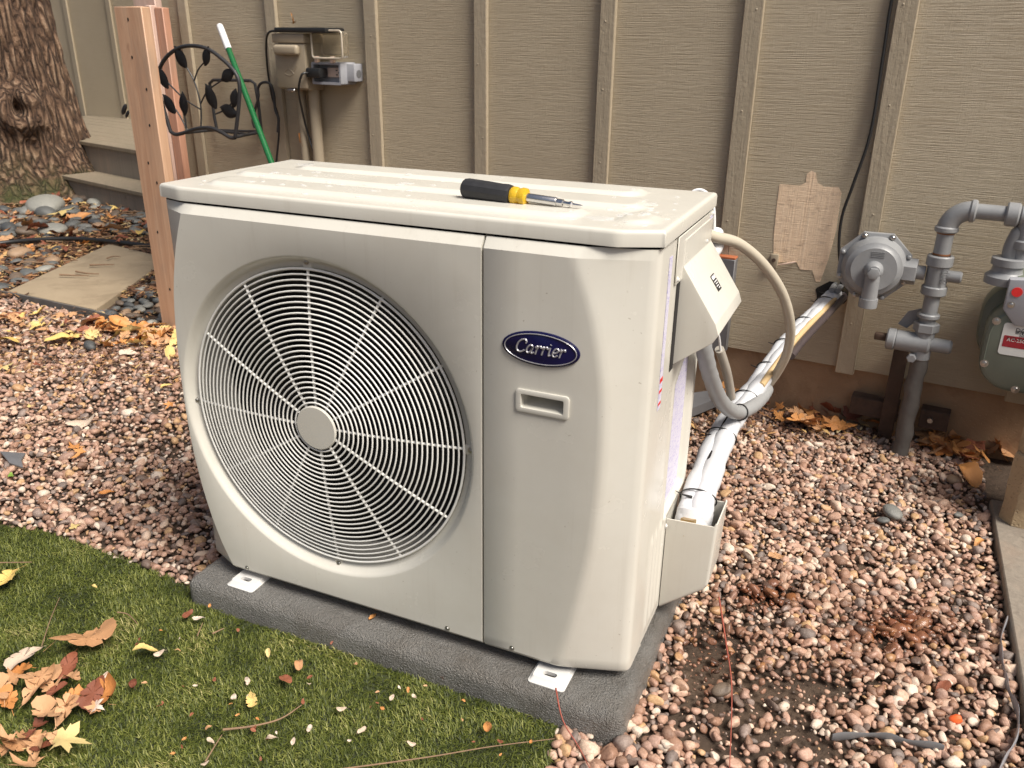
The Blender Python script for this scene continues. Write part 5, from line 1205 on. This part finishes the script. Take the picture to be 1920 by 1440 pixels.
# ================================================================== LEAVES, TWIGS AND LITTER
def leaf_mesh(kind, mat, seed):
    rs = random.Random(seed); pts = []
    if kind == 'oak':                                          # lobes along a midrib
        half = []; nl = 4
        for i in range(23):
            t = i/22; env = (math.sin(math.pi*min(1, t*.93+.03))**.75)*.62*(.75+.5*t); lobe = .42+.58*abs(math.sin(math.pi*nl*t+.35))**.8
            half.append((-1+2*t-.10*math.cos(2*math.pi*nl*t), env*lobe*(1+.16*rs.uniform(-1, 1))))
        pts = [(x, -y) for x, y in half] + [(x+.04*rs.uniform(-1, 1), y*.95) for x, y in reversed(half)][1:-1]
    elif kind == 'maple':                                      # five pointed lobes with teeth
        keys = []
        for ang, L_ in ((0, 1.), (58, .86), (118, .55), (180, .30), (242, .55), (302, .86)):
            keys += [(ang, L_*rs.uniform(.9, 1.05)), (ang+13, L_*.66), (ang+17, L_*.70), (ang+29, .36*rs.uniform(.85, 1.1)), (ang+42, L_*.58)]
        pts = [(r_*math.cos(R(a_)), r_*math.sin(R(a_))) for a_, r_ in keys]
    else:
        for i in range(36):
            a_ = 2*math.pi*i/36; pts.append((math.cos(a_), .52*math.sin(a_)*(1+.25*math.cos(a_))+.04*rs.uniform(-1, 1)))
    n1 = len(pts)
    cb, cr_ = rs.uniform(-.7, .7), rs.uniform(.1, .7); fx_ = rs.uniform(-.2, .2); ph = rs.uniform(0, 6)
    def zf(x, y): return cb*x*x*.5 + cr_*y*y + .08*math.sin(4*x+ph) + .08*math.sin(5*y+ph*2) + fx_*x*y
    V = [(0, 0, zf(0, 0))]; F = []
    for s_ in (.4, .75, 1.): V += [(x*s_, y*s_, zf(x*s_, y*s_)) for x, y in pts]
    for i in range(n1):
        F.append((0, 1+i, 1+(i+1) % n1))
        for k in range(2): a0 = 1+k*n1; F.append((a0+i, a0+n1+i, a0+n1+(i+1) % n1, a0+(i+1) % n1))
    zm = min(v[2] for v in V); V = [(x, y, z-zm) for x, y, z in V]
    if kind != 'oval' or True:                                 # stalk
        b0_ = len(V); x0_ = -.95 if kind != 'maple' else -.9
        V += [(x0_+.2, -.015, zf(-.8, 0)-zm+.01), (x0_+.2, .015, zf(-.8, 0)-zm+.01), (x0_-.35, .05, .02), (x0_-.35, .02, .02)]; F.append((b0_, b0_+1, b0_+2, b0_+3))
    me = bpy.data.meshes.new('fallen_leaf'); me.from_pydata(V, [], F); me.shade_smooth(); me.materials.append(mat); return me
LM = {}
def leaf(px, py, size, kind, mat, lab, grp=None, z=ZG+.012, tilt=.18, rot=None):
    key = (kind, mat.name, random.randrange(3))
    if key not in LM: LM[key] = leaf_mesh(kind, mat, hash(key[2])+len(LM)*7)
    o = bpy.data.objects.new('fallen_leaf', LM[key]); COL.objects.link(o); p = gz(px, py, z)
    o.location = p; o.scale = (size, size, size); o.rotation_euler = (random.gauss(0, tilt), random.gauss(0, tilt), random.uniform(0, 6.3) if rot is None else rot)
    if grp: DESC.append((o, grp, {'tan_leaf': 'tan', 'orange_leaf': 'orange', 'yellow_leaf': 'yellow', 'dark_red_leaf': 'dark red', 'pale_dry_leaf': 'pale', 'green_leaf': 'green'}[mat.name]+' '+{'oak': 'lobed', 'maple': 'pointed', 'oval': 'oval'}[kind]+' leaf', lab))
    return props(o, lab, 'leaf', grp)
T_ = -.055                                                   # on top of the turf
# singled-out leaves on the turf
leaf(165, 1200, .06, 'oak', LTAN, 'largest curled tan leaf on the turf', None, T_+.012, .08, 1.0)
leaf(118, 1400, .05, 'maple', LYEL, 'pale yellow lobed leaf at the bottom left of the turf', None, T_+.01, .1, .6)
leaf(45, 1238, .035, 'oak', LPAL, 'pinkish leaf at the left edge of the turf above the pile', None, T_, .15)
leaf(18, 1085, .04, 'oak', LYEL, 'yellow tan leaf cut by the left edge of the turf', None, T_, .15)
leaf(182, 1328, .022, 'maple', LPAL, 'small pale grey leaf on the turf right of the pile', None, T_, .15)
leaf(272, 1222, .024, 'oval', LYEL, 'curled pale yellow leaf in the middle left of the turf', None, T_, .3)
leaf(250, 1282, .014, 'oval', LRED, 'heart shaped dark red leaf on the turf', None, T_, .2)
leaf(352, 1152, .014, 'oval', LRED, 'small red leaf on the turf below the left mounting foot', None, T_, .2)
leaf(372, 1160, .012, 'oval', LPAL, 'round pinkish leaf next to the small red leaf on the turf', None, T_, .1)
leaf(503, 1224, .009, 'oval', LYEL, 'tiny bright yellow leaf on the middle of the turf', None, T_, .3)
leaf(176, 1100, .008, 'oval', LYEL, 'tiny bright yellow leaf on the left of the turf', None, T_, .3)
leaf(560, 1248, .015, 'oval', LTAN, 'small tan leaf on the turf beside the pad', None, T_, .25)
leaf(472, 1313, .017, 'oak', LYEL, 'pale yellow leaf on the middle of the turf', None, T_, .2)
leaf(535, 1275, .018, 'oval', LRED, 'dark brown leaf on the turf below the pad', None, T_, .2)
leaf(700, 1158, .012, 'oval', LORG, 'small orange leaf lying on the grey pad', None, -.017, .15)
leaf(830, 1265, .014, 'oval', LRED, 'small reddish leaf on the turf edge beside the pad', None, T_, .2)
leaf(915, 1365, .014, 'oval', LORG, 'small brown leaf on the turf near its right corner', None, T_, .4)
for (x, y) in ((463, 1275), (438, 1308), (580, 1367), (550, 1390), (508, 1385), (395, 1390), (195, 1270), (97, 1330), (465, 1280), (678, 1370), (735, 1308), (300, 1225), (640, 1330), (770, 1395), (385, 1432)):
    leaf(x, y, random.uniform(.007, .011), 'oval', LPAL, 'scattered on the turf', 'small pale leaves on the turf', T_, .15)
for k in range(30):
    x, y = random.gauss(70, 62), random.uniform(1240, 1440); x -= (y-1300)*.35
    leaf(max(-20, x), y, random.uniform(.02, .046), random.choice(('maple', 'oak', 'oak')), random.choice((LTAN, LTAN, LRED, LTAN, LRED, LORG)), 'in the heap at the turf left edge', 'leaf heap on the turf', T_+random.uniform(0, .015), .3)
for k in range(70):
    leaf(random.uniform(250, 1010), random.uniform(1130, 1430), random.uniform(.003, .007), 'oval', random.choice((LTAN, LRED, LPAL, LRED, LORG)), 'as a tiny fragment on the turf', 'leaf fragments on the turf', T_, .3)
# pile along the edging
for k in range(60):
    x = random.uniform(165, 338); y = 600+(x-165)*.10+abs(random.gauss(0, 20))
    leaf(x, y, random.uniform(.03, .055), random.choice(('maple', 'oak', 'oak', 'oval')), random.choice((LORG, LORG, LTAN, LYEL, LTAN)), 'in the drift at the post foot', 'leaf drift at the post', ZG+random.uniform(.005, .03), .35)
for k in range(40):
    leaf(random.uniform(-10, 190), random.uniform(585, 635)-0, random.uniform(.02, .045), random.choice(('maple', 'oak', 'oval')), random.choice((LTAN, LYEL, LRED, LTAN)), 'along the edging strip', 'leaves along the edging', ZG+random.uniform(.005, .02), .3)
for (x, y, s_, mt, lab) in ((110, 640, .05, LYEL, 'yellow lobed leaf on the gravel below the paver'), (145, 640, .05, LYEL, 'second yellow lobed leaf on the gravel, right of the first'), (15, 643, .05, LYEL, 'yellow leaf at the left edge of the gravel below the edging'), (10, 690, .05, LYEL, 'pale yellow leaf at the left edge in the middle of the gravel'), (155, 795, .045, LPAL, 'long pale leaf in the middle of the left gravel'), (140, 840, .035, LORG, 'orange brown leaf on the left gravel below the twigs'), (155, 852, .035, LORG, 'bright orange leaf on the left gravel'), (320, 760, .03, LORG, 'orange leaf on gravel close to the fan panel'), (312, 725, .02, LYEL, 'yellow leaf on gravel close to the fan panel'), (60, 765, .025, LYEL, 'small yellow leaf on the left gravel'), (20, 892, .013, LGRN, 'small green leaf at the left edge of the gravel'), (200, 925, .02, LORG, 'small orange leaf on gravel above the turf edge'), (140, 990, .025, LYEL, 'yellow leaf at the turf edge'), (240, 665, .035, LPAL, 'pale leaf below the orange drift'), (70, 688, .03, LRED, 'brown leaf on the left gravel')):
    leaf(x, y, s_, random.choice(('oak', 'maple', 'oval')) if s_ > .024 else 'oval', mt, lab, None, ZG+.01, .15)
for k in range(75):
    leaf(random.uniform(0, 285), random.uniform(352, 470), random.uniform(.03, .075), random.choice(('maple', 'oak', 'oval')), random.choice((LTAN, LORG, LYEL, LRED, LRED)), 'among the river stones', 'leaves among the river stones', ZG+random.uniform(.0, .03), .35)
leaf(122, 400, .13, 'maple', LYEL, 'largest pale yellow leaf in front of the tree trunk', None, ZG+.03, .1)
# leaves by the foundation
for k in range(55):
    x = random.choice((random.uniform(1300, 1870), random.gauss(1530, 40), random.gauss(1770, 50))); y = 762+(x-1440)*.20+random.uniform(-14, 22)
    leaf(x, y, random.uniform(.03, .06), random.choice(('maple', 'oak', 'oak')), random.choice((LORG, LTAN, LRED, LORG)), 'along the foundation foot', 'leaves along the foundation', ZG+random.uniform(.005, .03), .35)
leaf(1810, 895, .055, 'oval', LORG, 'curled orange leaf by the concrete block', None, ZG+.012, .2); leaf(1815, 868, .05, 'maple', LRED, 'dark brown crumpled leaf above the curled orange one', None, ZG+.015, .3)
leaf(1455, 1043, .02, 'oak', LTAN, 'small tan leaf on the right gravel near the valve cover', None, ZG+.012, .1); leaf(1835, 1018, .016, 'oval', LORG, 'small orange leaf near the edging board', None, ZG+.012, .1); leaf(1768, 1290, .02, 'oval', LRED, 'reddish leaf in the lower right gravel', None, ZG+.012, .2)
# twigs
def twig(pts, r_, mat, lab, z=ZG+.012, nm='twig', grp=None):
    P_ = crom([gz(x, y, z+(dz if len(q_) > 2 else 0)) for q_ in pts for x, y, dz in [(*q_, 0)[:3]]], 5); bm = nb(); tube(bm, P_, [r_*(1-.6*i/len(P_)) for i in range(len(P_))], 6); ot = props(obj(nm, bm, mat, smooth=70), lab, 'twig', grp)
    if grp: DESC.append((ot, grp, ('thicker ' if r_ > (.0045 if 'stones' in grp else .0016) else 'thin ')+'twig', lab))
twig([(1042, 1290, .075), (1055, 1350, .03), (1085, 1400), (1108, 1445)], .0016, REDTW, 'thin red stem leaning on the right mounting foot')
twig([(1348, 1120, .03), (1362, 1210, .02), (1372, 1290, .015), (1368, 1440, .01)], .002, REDTW, 'long thin red twig crossing the right gravel')
twig([(418, 1368), (470, 1362), (525, 1348), (565, 1322)], .0024, TWIG, 'curved brown twig on the lower middle of the turf', T_)
twig([(640, 1442), (800, 1420), (920, 1400), (1040, 1385)], .0016, TWIG, 'long straw stalk along the right part of the turf', T_)
twig([(220, 1148), (240, 1152), (258, 1170)], .0016, TWIG, 'short bent twig on the left of the turf', T_)
twig([(0, 1055), (60, 1054)], .0018, TWIG, 'straight twig at the left edge of the turf', T_)
twig([(78, 1212), (95, 1160), (112, 1120)], .0012, TWIG, 'thin stalk on the turf above the leaf heap', T_)
twig([(398, 1188), (420, 1178)], .002, TWIG, 'short pale twig on the turf below the pad', T_); twig([(370, 1192), (380, 1168)], .0014, TWIG, 'tiny upright stalk near the round pinkish leaf', T_)
twig([(385, 1428), (402, 1400), (416, 1378)], .0016, TWIG, 'dark twig branching at the bottom of the turf', T_); twig([(160, 823), (200, 822), (240, 818)], .002, TWIG, 'straight pale twig on the middle of the left gravel'); twig([(55, 800), (105, 785), (140, 775)], .003, TWIG, 'dark twig on the left gravel below the paver')
for k in range(26):
    x, y = random.uniform(0, 300), random.uniform(605, 900); a_ = random.uniform(-.5, .5); L_ = random.uniform(12, 40); twig([(x, y), (x+L_*.5, y-a_*8), (x+L_, y-a_*L_*.4)], random.uniform(.001, .0022), TWIG, 'scattered on the left gravel', grp='twigs on the left gravel')
for k in range(30):
    x, y = random.uniform(0, 280), random.uniform(375, 520); a_ = random.uniform(-.5, .5); L_ = random.uniform(15, 55); twig([(x, y), (x+L_*.5, y-a_*10), (x+L_, y-a_*L_*.3)], random.uniform(.003, .006), TWIG, 'lying among the river stones', ZG+.03, grp='twigs among the river stones')
# litter
def ribbon(pts, w_, mat, nm, lab, cat, z=ZG+.012):
    P_ = crom([gz(x, y, z) for x, y in pts], 6); bm = nb(); tube(bm, P_, [w_*(.8+.3*math.sin(i*.9)) for i in range(len(P_))], 8, flat=.22); props(obj(nm, bm, mat, smooth=70), lab, cat)
ribbon([(1888, 1160), (1876, 1200), (1880, 1245), (1890, 1290), (1908, 1335), (1905, 1385), (1885, 1420), (1870, 1450)], .011, FOIL, 'torn_plastic_strip', 'twisted grey plastic strip beside the edging board, lower right', 'plastic strip')
ribbon([(1560, 1382), (1640, 1378), (1700, 1390), (1770, 1402)], .009, GREYST, 'plastic_strip', 'dark flat plastic strip on the lower right gravel', 'plastic strip')
p = gz(1780, 1350, ZG+.014); bm = nb(); lathe(bm, [(.004, 0), (.0075, .004), (.0085, .014), (.006, .02)], axisM(p, (.9, .3, .25)), 8); props(obj('wire_nut', bm, ORANGE), 'small bright orange plastic nut in the lower right gravel', 'wire nut')
q = [gz(0, 847, ZG+.015), gz(48, 852, ZG+.012), gz(40, 862, ZG+.016), gz(44, 878, ZG+.014), gz(18, 868, ZG+.016)]
bm = nb(); prism(bm, [(v.x, v.y) for v in q], Matrix.Translation((0, 0, ZG+.012)), .005, .001); props(obj('slate_piece', bm, GREYST), 'triangular grey slate piece at the left edge of the gravel', 'slate')

# labels that single out each leaf and stone: look, place, and order from the left among its like
ORD = lambda n: '%d%s' % (n, 'th' if 10 <= n % 100 <= 20 else {1: 'st', 2: 'nd', 3: 'rd'}.get(n % 10, 'th'))
byk = {}
for o, grp, look, where in DESC: byk.setdefault((grp, look, where), []).append(o)
for (grp, look, where), os_ in byk.items():
    os_.sort(key=lambda o: (o.location-CP).dot(CR)/(o.location-CP).dot(CF))
    for i, o in enumerate(os_): o['label'] = look+' '+where+('' if len(os_) == 1 else ', %s from the left' % ORD(i+1))
# crumbled leaf litter between the stones: too fine to count
def litter(name, label, N, rect, size, parent=None):
    pxy = np.column_stack([rng.uniform(rect[0], rect[1], N), rng.uniform(rect[2], rect[3], N)])
    P = np.array([gz(a_, b_)[:2] for a_, b_ in pxy]); P = P[~inpoly(P, PVC+(PVP-PVC)*1.02) & (np.hypot(P[:, 0]-TC.x, P[:, 1]-TC.y) > .6)]; n = len(P)
    a = rng.uniform(0, 6.283, n); L = rng.uniform(size[0], size[1], n); w = L*rng.uniform(.12, .5, n); ti = rng.normal(0, .4, n); d = np.column_stack([np.cos(a), np.sin(a)]); s_ = np.column_stack([-d[:, 1], d[:, 0]])
    V = []
    for u_, v_, h_ in ((-1, -.3, 0), (-1, .3, 0), (0, -1, .25), (0, 1, .1), (1, -.2, 0), (1, .2, .1)):
        V.append(np.column_stack([P+d*(L*u_)[:, None]+s_*(w*v_)[:, None], ZG-.004+rng.uniform(0, .02, n)*0+L*h_+L*u_*ti*.6+.006+.012*((a*7) % 1)]))
    V = np.stack(V, 1).reshape(-1, 3); b = (np.arange(n)*6)[:, None]; F = np.concatenate([b+np.array([[0, 1, 3, 2]]), b+np.array([[2, 3, 5, 4]])])
    m = NT(name); c = m.ramp(m.n('Attribute', attribute_name='rnd').outputs['Fac'], [(0, (.05, .025, .014)), (.3, (.13, .06, .03)), (.55, (.25, .12, .055)), (.75, (.42, .22, .09)), (.9, (.55, .36, .14)), (1, (.62, .50, .28))]); m.out(c, .7)
    np_mesh(name, V, F, m.m, {'rnd': np.repeat(rng.random(n)**1.3, 6)}, kind='stuff', smooth=False, label=label, cat='leaf litter')
litter('leaf_litter', 'crumbled brown leaf litter between the river stones by the tree', 9000, (-60, 330, 348, 560), (.008, .034))
litter('leaf_crumbs', 'brown leaf crumbs scattered over the gravel by the edging strip', 1500, (-40, 340, 585, 720), (.004, .016))
litter('foundation_litter', 'leaf crumbs along the foot of the foundation', 700, (1290, 1890, 755, 830), (.005, .018))
